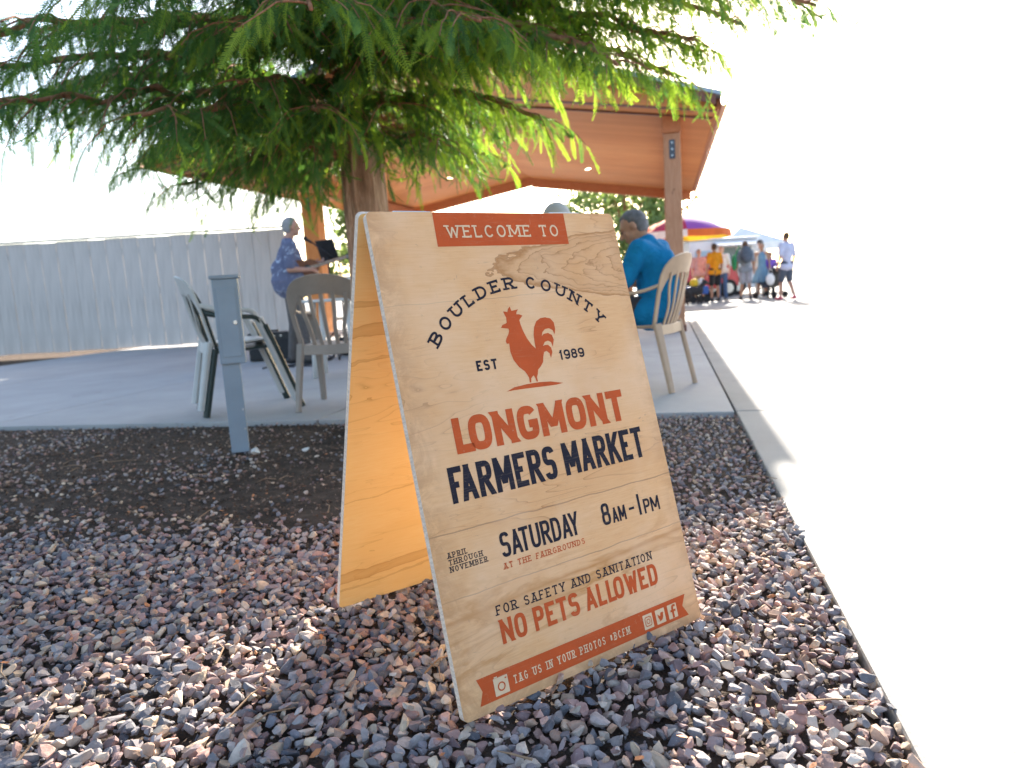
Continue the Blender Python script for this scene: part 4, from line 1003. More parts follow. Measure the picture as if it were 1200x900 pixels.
def person(label, loc, rz, J, o, group=None, scale=1.0, vox=0.012, name='person'):
    """J: joints in metres, local frame, +y forward; o: outfit dict"""
    t = empty(name, loc, rz, label, 'person', group); t.scale = (scale,) * 3
    V = {k: Vector(v) for k, v in J.items() if k not in ('hf', 'hu')}
    hf = Vector(J.get('hf', (0, 1, 0))).normalized(); hu = Vector(J.get('hu', (0, 0, 1))); hu = (hu - hf * hu.dot(hf)).normalized(); hr = hf.cross(hu)
    HM = Matrix((hr, hf, hu)).transposed(); H = V['head']
    hp = lambda x, y, z: H + HM @ Vector((x, y, z))
    fem = o.get('fem', False); gut = o.get('gut', 0.0)
    body = [('c', V['neck'] + (V['chest'] - V['neck']) * .2, H - hu * .04, .055, .052),
            ('e', hp(0, -.008, .022), (.074, .092, .088), HM), ('e', hp(0, .030, -.040), (.056, .062, .068), HM), ('e', hp(0, .062, -.082), (.030, .028, .022), HM),
            ('c', hp(0, .090, .012), hp(0, .112, -.024), .009, .014), ('e', hp(.076, -.005, -.008), (.011, .020, .030), HM), ('e', hp(-.076, -.005, -.008), (.011, .020, .030), HM),
            ('c', hp(-.030, .078, .028), hp(.030, .078, .028), .013, .013), ('e', hp(.036, .062, -.024), (.020, .020, .020), HM), ('e', hp(-.036, .062, -.024), (.020, .020, .020), HM),
            ('c', hp(-.018, .085, -.058), hp(.018, .085, -.058), .009, .009)]
    for s_ in 'lr':
        body += [('c', V['sh' + s_], V['el' + s_], .046, .040), ('c', V['el' + s_], V['wr' + s_], .040, .026)]
        d = V.get('hd' + s_, V['wr' + s_] - V['el' + s_]); nr_ = V.get('hn' + s_, Vector((-1 if s_ == 'r' else 1, 0.2, 0)))
        body += hand_parts(V['wr' + s_], d, nr_, o.get('curl', .35), 1 if s_ == 'r' else -1)
        body += [('c', V['hip' + s_], V['kn' + s_], .075, .050), ('c', V['kn' + s_], V['kn' + s_].lerp(V['an' + s_], .35), .050, .055), ('c', V['kn' + s_].lerp(V['an' + s_], .35), V['an' + s_], .055, .034)]
    body += [('c', V['pel'], V['chest'], .11, .12), ('c', V['shl'], V['shr'], .055, .055), ('c', V['hipl'], V['hipr'], .09, .09), ('c', V['chest'], V['neck'], .10, .06)]
    blob('body', body, o['skin'], t, vox, 2)
    for s_ in (-1, 1):
        blob('eye', [('e', hp(s_ * .030, .0875, .004), (.011, .006, .007), HM)], m_eye, t, .004, 1)
    blob('mouth', [('c', hp(-.020, .0925, -.057), hp(.020, .0925, -.057), .004, .004)], m_lip, t, .003, 1)
    # hair
    if o.get('hair'):
        hm = o['hair']; cut = o.get('haircut', 'short'); th = .006 if cut == 'short' else .014
        bm = bmesh.new(); bmesh.ops.create_uvsphere(bm, u_segments=36, v_segments=24, radius=1.0)
        for vtx in bm.verts:
            x, y, z = vtx.co; k = 1.0
            face = (y > 0.25 + 0.25 * max(0, z) and z < .62) or z < -.82 or (y > -.1 and z < -.1) or (abs(x) > .8 and y > -.15 and z < .0)
            if o.get('bald') and z > .45 and y > -.35: face = True
            q = Vector((x * (.076 + th), y * (.094 + th), z * ((.090 if z > 0 else .115) + th)))
            if face: q *= .80
            q *= 1 + .035 * noise.noise((x * 4, y * 4, z * 4))
            vtx.co = H + HM @ (q + Vector((0, -.010, .026)))
        from_bm('hair', bm, hm, t, smooth=True)
        if cut == 'long': blob('hair', [('c', hp(0, -.075, .0), hp(0, -.09, -.20), .062, .035)], hm, t, .012, 2)
    if o.get('hat'):
        bm = bmesh.new(); bmesh.ops.create_uvsphere(bm, u_segments=28, v_segments=16, radius=1.0)
        for vtx in bm.verts:
            x, y, z = vtx.co; z2 = max(z, -.05); vtx.co = H + HM @ (Vector((x * .098, y * .115, z2 * .105)) + Vector((0, -.004, .040)))
        from_bm('hat_crown', bm, o['hat'], t, smooth=True)
        if o.get('brim', True): blob('hat_brim', [('e', hp(0, .075, .042), (.085, .085, .008), HM)], o['hat'], t, .008, 1)
    # top
    if o.get('top'):
        sc_ = 1.0; P_ = [('c', V['pel'] + Vector((0, 0, .02)), V['chest'], .128 + gut, .145), ('c', V['chest'], V['neck'] - (V['neck'] - V['chest']) * .18, .135, .080), ('c', V['shl'], V['shr'], .068, .068),
                          ('c', V['shl'], V['chest'], .075, .12), ('c', V['shr'], V['chest'], .075, .12), ('e', V['pel'].lerp(V['chest'], .5), (.165, .125 + gut, .17), None)]
        hem = o.get('hem', .05); P_ += [('c', V['hipl'] + Vector((.0, 0, .06 - hem)), V['hipr'] + Vector((0, 0, .06 - hem)), .124, .124)]
        if fem: P_ += [('e', V['chest'] + Vector((.06, .09, -.05)), (.06, .06, .06), None), ('e', V['chest'] + Vector((-.06, .09, -.05)), (.06, .06, .06), None)]
        sv = o.get('sleeve', 'short')
        for s_ in 'lr':
            if sv in ('short', 'long'):
                k = .82 if sv == 'short' else 1.0; e_ = V['sh' + s_].lerp(V['el' + s_], k); P_ += [('c', V['sh' + s_], e_, .074, .064)]
                if sv == 'long': P_ += [('c', V['el' + s_], V['wr' + s_].lerp(V['el' + s_], .08), .056, .040)]
        blob('shirt', P_, o['top'], t, max(.012, vox), 4)
        if o.get('collar'): blob('collar', [('c', V['neck'] + Vector((.055 * math.cos(a), .05 * math.sin(a) + .0, .005)), V['neck'] + Vector((.055 * math.cos(a + .8), .05 * math.sin(a + .8), .005)), .018, .018) for a in np.arange(0, 6.28, .8)], o['top'], t, .009, 1)
    if o.get('dress'):
        P_ = [('c', V['pel'], V['chest'], .12, .125), ('c', V['chest'], V['chest'] + Vector((0, 0, .10)), .12, .09)]
        kz = o.get('dresslen', .35); c_ = V['pel'].copy(); bmparts = []
        for i in range(12): a = i * math.pi / 6; P_.append(('c', c_ + Vector((.07 * math.cos(a), .05 * math.sin(a), .02)), Vector((c_.x + .27 * math.cos(a), c_.y + .22 * math.sin(a), kz)), .07, .055))
        P_.append(('e', Vector((c_.x, c_.y, kz + .05)), (.24, .2, .09), None))
        for s_ in 'lr': P_.append(('c', V['sh' + s_].lerp(V['neck'], .45), V['chest'] + Vector((.06 if V['sh' + s_].x > 0 else -.06, .04, .06)), .02, .03))
        blob('dress', P_, o['dress'], t, .016, 3)
    if o.get('bottom'):
        P_ = [('c', V['hipl'], V['hipr'], .108, .108), ('c', V['pel'], V['pel'] + Vector((0, 0, .01)), .100, .100)]
        full = o.get('long', True)
        for s_ in 'lr':
            if full: P_ += [('c', V['hip' + s_], V['kn' + s_], .098, .072), ('c', V['kn' + s_], V['an' + s_] + Vector((0, 0, -.01)), .070, .058)]
            else: P_ += [('c', V['hip' + s_], V['hip' + s_].lerp(V['kn' + s_], .92), .100, .088)]
        blob('trousers' if full else 'shorts', P_, o['bottom'], t, max(.012, vox), 3)
    for s_ in 'lr':
        a = V['an' + s_]; f_ = V.get('ft' + s_, Vector((0.03 if s_ == 'r' else -.03, 1, 0))); f_ = Vector((f_.x, f_.y, 0)).normalized()
        g_ = Vector((a.x, a.y, a.z - .045))
        blob('shoe', [('c', g_ - f_ * .045, g_ + f_ * .15 + Vector((0, 0, -.008)), .042, .036), ('c', a, g_, .042, .045), ('e', g_ + f_ * .09 + Vector((0, 0, -.02)), (.046, .046, .022), None)], o.get('shoe', m_shoe), t, .010, 2)
    return t

def stand(**kw):
    J = dict(pel=(0, 0, .98), chest=(0, .01, 1.30), neck=(0, 0, 1.48), head=(0, .025, 1.635), shl=(-.175, 0, 1.42), shr=(.175, 0, 1.42), ell=(-.23, -.02, 1.13), elr=(.23, -.02, 1.13),
             wrl=(-.245, .06, .89), wrr=(.245, .06, .89), hipl=(-.09, 0, .93), hipr=(.09, 0, .93), knl=(-.10, .02, .50), knr=(.10, .02, .50), anl=(-.11, -.01, .085), anr=(.11, -.01, .085))
    J.update(kw); return J
h_grey = simple('grey_hair', (0.30, 0.29, 0.29), 0.8, 0.3, 40, 0.6, 200); h_salt = simple('salt_pepper_hair', (0.15, 0.145, 0.155), 0.8, 0.75, 9, 0.8, 170, stretch=(1, 1, 1))
h_brown = simple('brown_hair', (0.10, 0.055, 0.03), 0.75, 0.3, 40, 0.5, 200); h_dark = simple('dark_hair', (0.03, 0.022, 0.02), 0.75, 0.3, 40, 0.5, 200); h_blond = simple('fair_hair', (0.42, 0.30, 0.18), 0.75, 0.3, 40, 0.5, 200)
c_blue = cloth('blue_shirt', (0.008, 0.17, 0.36)); c_trou = cloth('dark_trouser', (0.06, 0.055, 0.06))
n = N('floral_shirt'); v = n.co(); f = n.noise(v, 9.0, 4, 0.6, 1.6); g_ = n.noise(n.co((1, 1, 1), rot=(1, 2, 0)), 5.0, 2)
c = n.mix(n.math('MULTIPLY', n.ramp(f, [(0.54, 0.0), (0.60, 1.0)]), n.ramp(g_, [(0.46, 0.0), (0.54, 1.0)])), (0.14, 0.15, 0.23), (0.42, 0.47, 0.58))
c = n.mix(n.ramp(n.noise(v, 21.0, 3, .6, 1.0), [(0.60, 0.0), (0.66, 0.35)]), c, (0.30, 0.27, 0.36)); n.base(c, 0.9, 0, .1); n.bump(n.noise(v, 11, 3, .5, 1.2), .7, .03); c_floral = n.m

# musician: sings side-on into the microphone, strumming a small guitar
Jm = stand(pel=(0, -.02, .98), chest=(0, .00, 1.30), neck=(0, .00, 1.49), head=(0, .055, 1.64), shl=(-.20, .0, 1.41), shr=(.20, .0, 1.41),
           ell=(-.28, .08, 1.17), wrl=(-.17, .31, 1.20), hdl=(.25, 1, .15), hnl=(.6, -.2, .6), elr=(.24, -.04, 1.13), wrr=(.16, .22, 1.12), hdr=(-.55, .8, -.1), hnr=(0, -1, -.2),
           anl=(-.11, -.06, .085), anr=(.13, .09, .085), knl=(-.10, .0, .5), knr=(.12, .06, .5), hf=(0, 1, -.04))
mus = person('grey-haired man in a blue floral shirt singing at the microphone with a small guitar', (-2.43, 8.22, 0), R(-66), Jm,
             dict(skin=sk1, hair=h_grey, top=c_floral, collar=True, bottom=cloth('khaki_grey', (0.12, 0.105, 0.10)), gut=.095, curl=.5, hem=.10), scale=0.94, vox=.0085)

# seated man
Js = dict(pel=(0, -.07, .53), chest=(0, -.045, .82), neck=(0, .03, .99), head=(.02, .115, 1.085), shl=(-.165, .0, .925), shr=(.165, -.01, .93), ell=(-.235, .10, .69), elr=(.235, .16, .70), wrl=(-.17, .32, .715), wrr=(.13, .36, .735),
          hipl=(-.10, -.03, .52), hipr=(.10, -.03, .52), knl=(-.13, .38, .54), knr=(.13, .38, .54), anl=(-.13, .36, .085), anr=(.13, .40, .085), hf=(-.30, .80, -.50), hu=(0, .5, .85), hdl=(.5, 1, .0), hnl=(0, 0, -1), hdr=(-.5, 1, 0), hnr=(0, 0, -1))
man = person('grey-haired man in a bright blue shirt hunched forward on the beige plastic chair', (0.985, 4.93, 0), R(56), Js,
             dict(skin=sk2, hair=h_salt, top=c_blue, bottom=c_trou, curl=.4, gut=.02, hem=.08), vox=.0085)
# person behind the board: only the top of the cap shows
Jh = dict(Js); Jh.update(head=(0, .17, 1.16), neck=(0, .11, 1.03), chest=(0, .04, .84), shl=(-.18, .06, .98), shr=(.18, .06, .98), hf=(0, 1, -.15), hu=(0, 0, 1), ell=(-.25, .14, .74), elr=(.25, .14, .74), wrl=(-.16, .36, .735), wrr=(.16, .36, .735))
person('seated person in a pale grey cap, only the cap showing above the board', (0.34, 5.32, 0.0), R(195), Jh,
       dict(skin=sk3, hat=simple('pale_cap', (0.46, 0.45, 0.44), .9, .08, 8, .2, 200), brim=False, top=cloth('grey_shirt', (0.22, 0.24, 0.26)), bottom=c_trou), vox=.014)
make_chair(pl_taupe, 'taupe plastic chair under the person in the pale cap', (0.34, 5.30, 0), R(195), GC)

# far shoppers: (label, x, y, rz, outfit, joint overrides, scale)
T_ = lambda n_, c_: cloth(n_, c_)
ST = 'shoppers crossing the sunlit lot'
far = [
 ('shopper in a pink shirt and tan trousers left of the orange shirt', 5.55, 20.7, 180, dict(skin=sk3, hair=h_blond, top=T_('pink_top', (.62, .40, .42)), bottom=T_('tan_pants', (.46, .33, .20)), fem=True), {}, .93),
 ('man in an orange T-shirt and black shorts standing with his back turned', 5.80, 20.0, 12, dict(skin=sk2, hair=h_brown, top=T_('orange_top', (.80, .30, .02)), bottom=T_('black_shorts', (.03, .028, .03)), long=False, hem=.10), dict(ell=(-.24, -.03, 1.14), wrl=(-.25, .04, .90)), 1.0),
 ('shopper in a white top and blue jeans beside the orange shirt', 6.18, 20.6, 150, dict(skin=sk3, hair=h_blond, top=T_('white_top', (.72, .70, .70)), bottom=T_('blue_jeans', (.07, .13, .26)), fem=True), dict(elr=(.25, .06, 1.15), wrr=(.12, .25, 1.12)), .97),
 ('shopper in grey with a backpack and a green shoulder bag', 6.62, 19.9, -10, dict(skin=sk2, hair=h_brown, top=T_('grey_top', (.26, .28, .31)), bottom=T_('grey_shorts', (.36, .35, .38)), long=False, hem=.10), dict(anl=(-.13, .10, .085), anr=(.12, -.1, .085)), 1.01),
 ('woman in a long dusty blue strapless dress', 7.18, 20.2, 160, dict(skin=sk2, hair=h_dark, dress=T_('blue_dress', (.16, .27, .37)), dresslen=.52, shoe=m_shoew, fem=True), {}, .97),
 ('person in a dark cap partly behind the blue dress', 7.62, 21.6, 185, dict(skin=sk3, hat=T_('black_cap', (.05, .05, .06)), top=T_('cream_top', (.62, .56, .48)), bottom=T_('cream_trousers', (.50, .45, .38))), {}, 1.05),
 ('child in a purple shirt beside the stroller', 7.42, 20.2, 175, dict(skin=sk2, hair=h_dark, top=T_('purple_top', (.20, .10, .46)), bottom=T_('black_leggings', (.035, .035, .04))), {}, .80),
 ('tall person in a pale lavender T-shirt and dark shorts at the right', 7.02, 18.0, 20, dict(skin=sk1, hair=h_brown, top=T_('lavender_top', (.52, .52, .66)), bottom=T_('slate_shorts', (.09, .10, .13)), long=False, hem=.12, shoe=simple('pink_shoe', (.6, .12, .16), .6)), dict(knl=(-.1, .1, .5), anl=(-.11, .12, .085), anr=(.11, -.15, .10)), 1.06),
]
for lab, x, y, rz, of, jo, sc_ in far:
    p_ = person(lab, (x, y, -0.012), R(rz), stand(**jo), of, ST, sc_ * .90, vox=.016)
    if 'backpack' in lab:
        pk = blob('backpack', [('e', Vector((0, -.20, 1.22)), (.16, .10, .24), None), ('e', Vector((0, -.27, 1.12)), (.11, .06, .12), None)], T_('dark_backpack', (.10, .12, .15)), None, .014, 2)
        pk.location = p_.location; pk.rotation_euler = p_.rotation_euler; tag(pk, 'dark backpack with front pocket worn by the grey-shirted shopper', 'backpack')
        gb_ = blob('shoulder_bag', [('e', Vector((-.30, -.02, 1.02)), (.07, .17, .22), None), ('c', Vector((-.26, .08, 1.20)), Vector((-.16, .02, 1.48)), .014, .014), ('c', Vector((-.26, -.08, 1.20)), Vector((-.16, -.02, 1.48)), .014, .014)], T_('green_canvas', (.05, .30, .12)), None, .012, 1)
        gb_.location = p_.location; gb_.rotation_euler = p_.rotation_euler; tag(gb_, 'green canvas bag hanging from the shoulder of the backpack wearer', 'bag')

# ------------------------------------------------------------------ stage gear beside the musician
m_blk = simple('black_metal', (0.018, 0.018, 0.02), 0.45, 0.2, 12, 0.1, 60); m_chr = simple('chrome_tube', (0.5, 0.5, 0.52), 0.25, 0.1, 8, 0, metal=0.9)
m_gtr = timber('guitar_wood', (0.22, 0.075, 0.03), (0.12, 0.035, 0.015), 0.3, (3, 3, 3)); m_grille = simple('speaker_cloth', (0.03, 0.03, 0.032), 0.9, 0.4, 120, 0.5, 300)
def tripod(parent, r, h, n_=3, mt=None):
    for k in range(n_):
        a = k * 2 * math.pi / n_ + .4; bm = bmesh.new(); tube(bm, [(0, 0, h), (r * .55 * math.cos(a), r * .55 * math.sin(a), h * .5), (r * math.cos(a), r * math.sin(a), .012)], .009, 7); from_bm('leg', bm, mt or m_blk, parent, smooth=True)
mic = empty('microphone_stand', (-1.93, 8.47, 0), 0, 'black boom stand holding a microphone in front of the singing man', 'microphone stand')
tripod(mic, .27, .30)
bm = bmesh.new(); tube(bm, [(0, 0, .28), (0, 0, 1.14)], .010, 8); from_bm('pole', bm, m_blk, mic, smooth=True)
bm = bmesh.new(); tube(bm, [(.14, .07, 1.05), (0, 0, 1.14), (-.27, -.13, 1.375)], .008, 8); from_bm('boom', bm, m_blk, mic, smooth=True)
bm = bmesh.new(); tube(bm, [(-.26, -.125, 1.365), (-.31, -.15, 1.40)], [.013, .016], 10); from_bm('microphone_body', bm, m_blk, mic, smooth=True)
bm = bmesh.new(); bmesh.ops.create_uvsphere(bm, u_segments=14, v_segments=10, radius=.026, matrix=Matrix.Translation((-.325, -.158, 1.413))); from_bm('microphone_grille', bm, m_grille, mic, smooth=True)
ms = empty('music_stand', (-2.06, 8.50, 0), R(145), 'black music stand with a tilted desk beside the orange post', 'music stand')
tripod(ms, .24, .34)
bm = bmesh.new(); tube(bm, [(0, 0, .3), (0, 0, 1.20)], .011, 8); from_bm('pole', bm, m_blk, ms, smooth=True)
o = box_obj('desk', (.30, .012, .27), (0, 0.0, 1.27), m_blk, ms, Euler((R(-18), 0, 0)), .004); box_obj('ledge', (.30, .05, .010), (0, -.065, 1.150), m_blk, ms, None, .002)
# guitar: figure-of-eight body, neck, headstock
gt = empty('small_guitar', (-2.265, 8.19, 1.065), 0, 'small dark brown guitar held against the singing man', 'guitar')
bm = bmesh.new(); pr_ = []
for k in range(40):
    a = 2 * math.pi * k / 40; u = math.cos(a); wv_ = (.118 - .022 * u) * (1 - .22 * math.exp(-((u - .12) / .26) ** 2)) * math.sin(a); pr_.append((u * .175, wv_))
f0 = [bm.verts.new((x, -.035, z)) for x, z in pr_]; f1 = [bm.verts.new((x, .035, z)) for x, z in pr_]
bm.faces.new(f0); bm.faces.new(f1[::-1])
for i in range(40): j = (i + 1) % 40; bm.faces.new((f0[j], f0[i], f1[i], f1[j]))
from_bm('body', bm, m_gtr, gt)
bm = bmesh.new(); bx(bm, (.34, .020, .042), (.33, -.030, 0), bev=.003); from_bm('neck', bm, m_gtr, gt)
bm = bmesh.new(); bx(bm, (.11, .016, .060), (.55, -.026, 0), bev=.003); from_bm('headstock', bm, m_blk, gt)
bm = bmesh.new(); tube(bm, [(.03, -.0365, 0), (.03, -.0375, 0)], .040, 24); from_bm('sound_hole', bm, m_blk, gt)
bm = bmesh.new(); bx(bm, (.02, .008, .07), (-.075, -.040, 0), bev=.001); from_bm('bridge', bm, m_blk, gt)
for k in range(4):
    bm = bmesh.new(); tube(bm, [(-.075, -.0455, -.012 + .008 * k), (.55, -.0425, -.012 + .008 * k)], .0012, 4); from_bm('string', bm, m_chr, gt)
gt.rotation_euler = (0, R(-14), R(30))
def amp(loc, rz, lab, w_=.42, d_=.26, h_=.36):
    t = empty('amplifier', loc, rz, lab, 'amplifier'); box_obj('cabinet', (w_, d_, h_), (0, 0, h_ / 2 + .01), m_blk, t, bev=.012)
    box_obj('grille', (w_ - .05, .01, h_ - .11), (0, -d_ / 2 - .006, h_ / 2 - .02), m_grille, t, bev=.002); box_obj('handle', (.16, .03, .02), (0, 0, h_ + .025), m_blk, t, bev=.004)
    for k in range(4):
        bm = bmesh.new(); tube(bm, [(-.12 + .08 * k, -d_ / 2 - .001, h_ - .035), (-.12 + .08 * k, -d_ / 2 - .018, h_ - .035)], .012, 10); from_bm('knob', bm, m_chr, t)
amp((-2.95, 8.95, 0), R(10), 'low black amplifier on the patio left of the musician', .55, .30, .34)
amp((-1.92, 8.95, 0), R(-14), 'black amplifier on the patio behind the microphone stand', .34, .26, .22)
bm = bmesh.new()
for k in range(3):
    P_ = [(-2.7 + .25 * k + .12 * math.sin(3 * j + k), 7.7 + .10 * j + .05 * math.cos(5 * j + k), .008) for j in range(12)]; tube(bm, catmull(P_, 4), .006, 6)
cb = from_bm('audio_cable', bm, m_blk, smooth=True); tag(cb, 'black audio cables trailing over the patio at the musician\'s feet', 'cable')
cb['kind'] = 'stuff'
# tables
m_tab = simple('white_table_resin', (0.62, 0.61, 0.60), .5, .08, 4, .05, 60); m_card = simple('brown_cardboard', (0.36, 0.21, 0.12), .85, .12, 6, .2, 90); m_lid = simple('white_paper', (0.70, 0.69, 0.68), .7, .05, 6, .1, 60)
def table(loc, rz, lab, r=.44):
    t = empty('round_table', loc, rz, lab, 'table'); bm = bmesh.new(); tube(bm, [(0, 0, .695), (0, 0, .700), (0, 0, .716), (0, 0, .720)], [r - .01, r, r, r - .008], 40); from_bm('tabletop', bm, m_tab, t)
    for k in range(4):
        a = R(45 + 90 * k); bm = bmesh.new(); tube(bm, [(r * .62 * math.cos(a), r * .62 * math.sin(a), .70), (r * .74 * math.cos(a), r * .74 * math.sin(a), .0)], [.03, .022], 10); from_bm('leg', bm, m_tab, t, smooth=True)
table((0.47, 5.62, 0), 0, 'round pale resin table hidden behind the board between the two seated people', .40)
def carton(loc, rz, s, lab):
    t = empty('cardboard_box', loc, rz, lab, 'box'); bm = bmesh.new(); bx(bm, s, (0, 0, s[2] / 2), bev=.003); from_bm('carton', bm, m_card, t)
    bm = bmesh.new(); bx(bm, (s[0] + .012, s[1] + .012, .03), (0, 0, s[2] + .016), bev=.004); from_bm('lid', bm, m_lid, t)
carton((0.72, 5.62, 0.721), R(12), (.17, .15, .17), 'brown cardboard box with white lid on the table before the man in blue')
table((-1.62, 6.75, 0), 0, 'round pale resin table behind the slatted taupe chair', .36)
carton((-1.50, 6.62, 0.721), R(5), (.24, .18, .16), 'brown cardboard box with pale lid seen between taupe chair and board')

# ------------------------------------------------------------------ utility pedestal at the left edge
m_ped = simple('blue_grey_enamel', (0.20, 0.25, 0.30), .5, .12, 5, .1, 80)
pd = empty('utility_pedestal', (-1.395, 3.60, 0), R(18), 'blue grey metal utility pedestal standing where gravel meets patio at left', 'pedestal')
box_obj('post', (.085, .06, .46), (-.014, 0, .21), m_ped, pd, bev=.004); box_obj('cabinet', (.12, .10, .42), (0, 0, .645), m_ped, pd, bev=.006)
box_obj('cap', (.14, .12, .018), (0, 0, .864), m_ped, pd, bev=.005); box_obj('door', (.090, .006, .34), (0, -.052, .64), m_ped, pd, bev=.002)
for z in (.10, .20): 
    bm = bmesh.new(); tube(bm, [(.02, -.030, z), (.02, -.036, z)], .006, 8); from_bm('bolt', bm, m_steelc, pd)
bm = bmesh.new(); tube(bm, [(.03, -.055, .64), (.03, -.066, .64)], .010, 10); from_bm('lock', bm, m_chr, pd)

# ------------------------------------------------------------------ far lot: umbrella, trailer, car, small things
def umbrella(loc, R_, ztop, zrim, cols, vals, lab, rz=0):
    t = empty('market_umbrella', loc, rz, lab, 'umbrella'); n_ = 8
    for k in range(n_):
        a0, a1 = 2 * math.pi * k / n_, 2 * math.pi * (k + 1) / n_; bm = bmesh.new(); rows = []
        for j in range(6):
            u = j / 5; z = ztop - (ztop - zrim) * (u ** 1.5); row = []
            for i in range(5):
                a = a0 + (a1 - a0) * i / 4; rr_ = R_ * u * (1 - .035 * math.sin(math.pi * i / 4) * u); row.append(bm.verts.new((rr_ * math.cos(a), rr_ * math.sin(a), z)))
            rows.append(row)
        for r0, r1 in zip(rows, rows[1:]):
            for i in range(4):
                if r0 is rows[0]: bm.faces.new((r0[0], r1[i], r1[i + 1])) if i == 0 or True else None
                else: bm.faces.new((r0[i], r1[i], r1[i + 1], r0[i + 1]))
        bmesh.ops.remove_doubles(bm, verts=bm.verts, dist=1e-5)
        g_ = from_bm('canopy_panel', bm, cols[k % len(cols)], t, smooth=True)
        bm = bmesh.new(); q0 = []; q1 = []
        for i in range(7):
            a = a0 + (a1 - a0) * i / 6; rr_ = R_ * (1 - .035 * math.sin(math.pi * i / 6)); q0.append(bm.verts.new((rr_ * math.cos(a), rr_ * math.sin(a), zrim))); q1.append(bm.verts.new((rr_ * 1.015 * math.cos(a), rr_ * 1.015 * math.sin(a), zrim - .18 - .02 * math.sin(math.pi * i / 6))))
        for i in range(6): bm.faces.new((q0[i], q0[i + 1], q1[i + 1], q1[i]))
        from_bm('valance', bm, vals[k % len(vals)], t)
        bm = bmesh.new(); tube(bm, [(0, 0, ztop - .03), (R_ * .99 * math.cos(a0), R_ * .99 * math.sin(a0), zrim - .01)], .008, 5); from_bm('rib', bm, m_chr, t)
    bm = bmesh.new(); tube(bm, [(0, 0, 0.04), (0, 0, ztop + .05)], .022, 10); from_bm('pole', bm, m_white, t, smooth=True)
    bm = bmesh.new(); tube(bm, [(0, 0, 0), (0, 0, .05), (0, 0, .07)], [.24, .24, .10], 24); from_bm('base', bm, m_blk, t)
def fab(name, col):
    n = N(name); f = n.noise(n.co(), 4, 3); c = n.ramp(f, [(0.3, scl(col, .9)), (0.7, scl(col, 1.08))]); n.base(c, .8, 0, .2)
    tr = n.n('ShaderNodeBsdfTranslucent'); n.l(c, tr.inputs[0]); mx = n.n('ShaderNodeMixShader'); mx.inputs[0].default_value = .12
    n.l(n.b.outputs[0], mx.inputs[1]); n.l(tr.outputs[0], mx.inputs[2]); n.l(mx.outputs[0], n.t.nodes['Material Output'].inputs[0]); return n.m
u_mag, u_pur, u_blu, u_red, u_org, u_yel, u_wht = fab('magenta_canvas', (.34, .012, .06)), fab('purple_canvas', (.24, .05, .32)), fab('blue_canvas', (.02, .035, .26)), fab('red_canvas', (.60, .04, .04)), fab('orange_canvas', (.75, .16, .04)), fab('yellow_canvas', (.80, .55, .05)), fab('white_canvas', (.75, .75, .75))
umbrella((5.0, 20.3, -0.012), 1.32, 2.42, 1.95, [u_blu, u_yel, u_org, u_red, u_org, u_mag, u_pur, u_blu], [u_yel, u_yel, u_org, u_wht, u_wht, u_wht, u_org, u_org], 'rainbow market umbrella with purple, blue and red panels right of the pavilion post', R(-8))

m_trl = simple('trailer_white', (0.66, 0.66, 0.67), .4, .05, 2, .05, 30); m_glass = simple('window_glass', (0.10, 0.15, 0.18), .08, .2, 3, 0, spec=.8); m_tyre = simple('tyre_rubber', (0.02, 0.02, 0.02), .85, .2, 20, .2, 60)
tr = empty('food_trailer', (7.25, 25.2, -0.012), R(6), 'white food trailer with a serving window and blue panel behind the shoppers', 'trailer')
box_obj('body', (2.4, 1.9, 1.65), (0, 0, 1.03), m_trl, tr, bev=.05); box_obj('roof', (2.5, 2.0, .06), (0, 0, 1.895), m_trl, tr, bev=.02)
w_ = box_obj('serving_window', (1.0, .04, .55), (.45, -.955, 1.32), m_glass, tr, bev=.01)
for x in (-.52, 0, .52): box_obj('window_frame', (.05, .05, .60), (x + .45, -.965, 1.32), m_white, w_, bev=.006)
box_obj('awning', (1.5, .62, .035), (.35, -1.24, 1.72), m_trl, tr, Euler((R(14), 0, 0)), .008); box_obj('counter', (1.1, .26, .04), (.45, -1.07, .98), m_chr, tr, bev=.006)
box_obj('side_panel', (.55, .02, .95), (-.72, -.957, 1.05), simple('pale_blue_panel', (.35, .48, .58), .5, .1, 4, 0), tr, bev=.004)
for x in (-.45, .45):
    for y in (-.9, .9):
        bm = bmesh.new(); tube(bm, [(x, y - .1, .30), (x, y + .1, .30)], .30, 24); wl = from_bm('wheel', bm, m_tyre, tr); bm = bmesh.new(); tube(bm, [(x, y - .105, .30), (x, y + .105, .30)], .16, 16); from_bm('hub', bm, m_chr, wl)
# red parked car beyond the crowd
m_red = simple('red_car_paint', (0.45, 0.03, 0.035), .25, .05, 3, 0, spec=.6)
car = empty('parked_car', (6.35, 23.6, -0.012), R(8), 'small red car parked between the orange shirt and the green bag', 'car')
bm = bmesh.new(); prof = [(-.95, .30), (-.98, .62), (-.82, .86), (-.62, .92), (-.40, 1.30), (.35, 1.34), (.66, .98), (.95, .86), (1.0, .55), (.98, .28)]
for sx, yy in ((1, -.72), (1, .72)): pass
f0 = [bm.verts.new((x, -.78, z)) for x, z in prof]; f1 = [bm.verts.new((x, .78, z)) for x, z in prof]
for lst in (f0, f1):
    for v_ in lst:
        if v_.co.z > .95: v_.co.y *= .82
bm.faces.new(f0); bm.faces.new(f1[::-1])
for i in range(len(prof)): j = (i + 1) % len(prof); bm.faces.new((f0[j], f0[i], f1[i], f1[j]))
bmesh.ops.bevel(bm, geom=list(bm.edges), offset=.05, segments=2, affect='EDGES'); from_bm('body', bm, m_red, car)
box_obj('side_window', (.80, .02, .26), (-.02, -.735, 1.10), m_glass, car, Euler((R(-14), 0, 0)), .01)
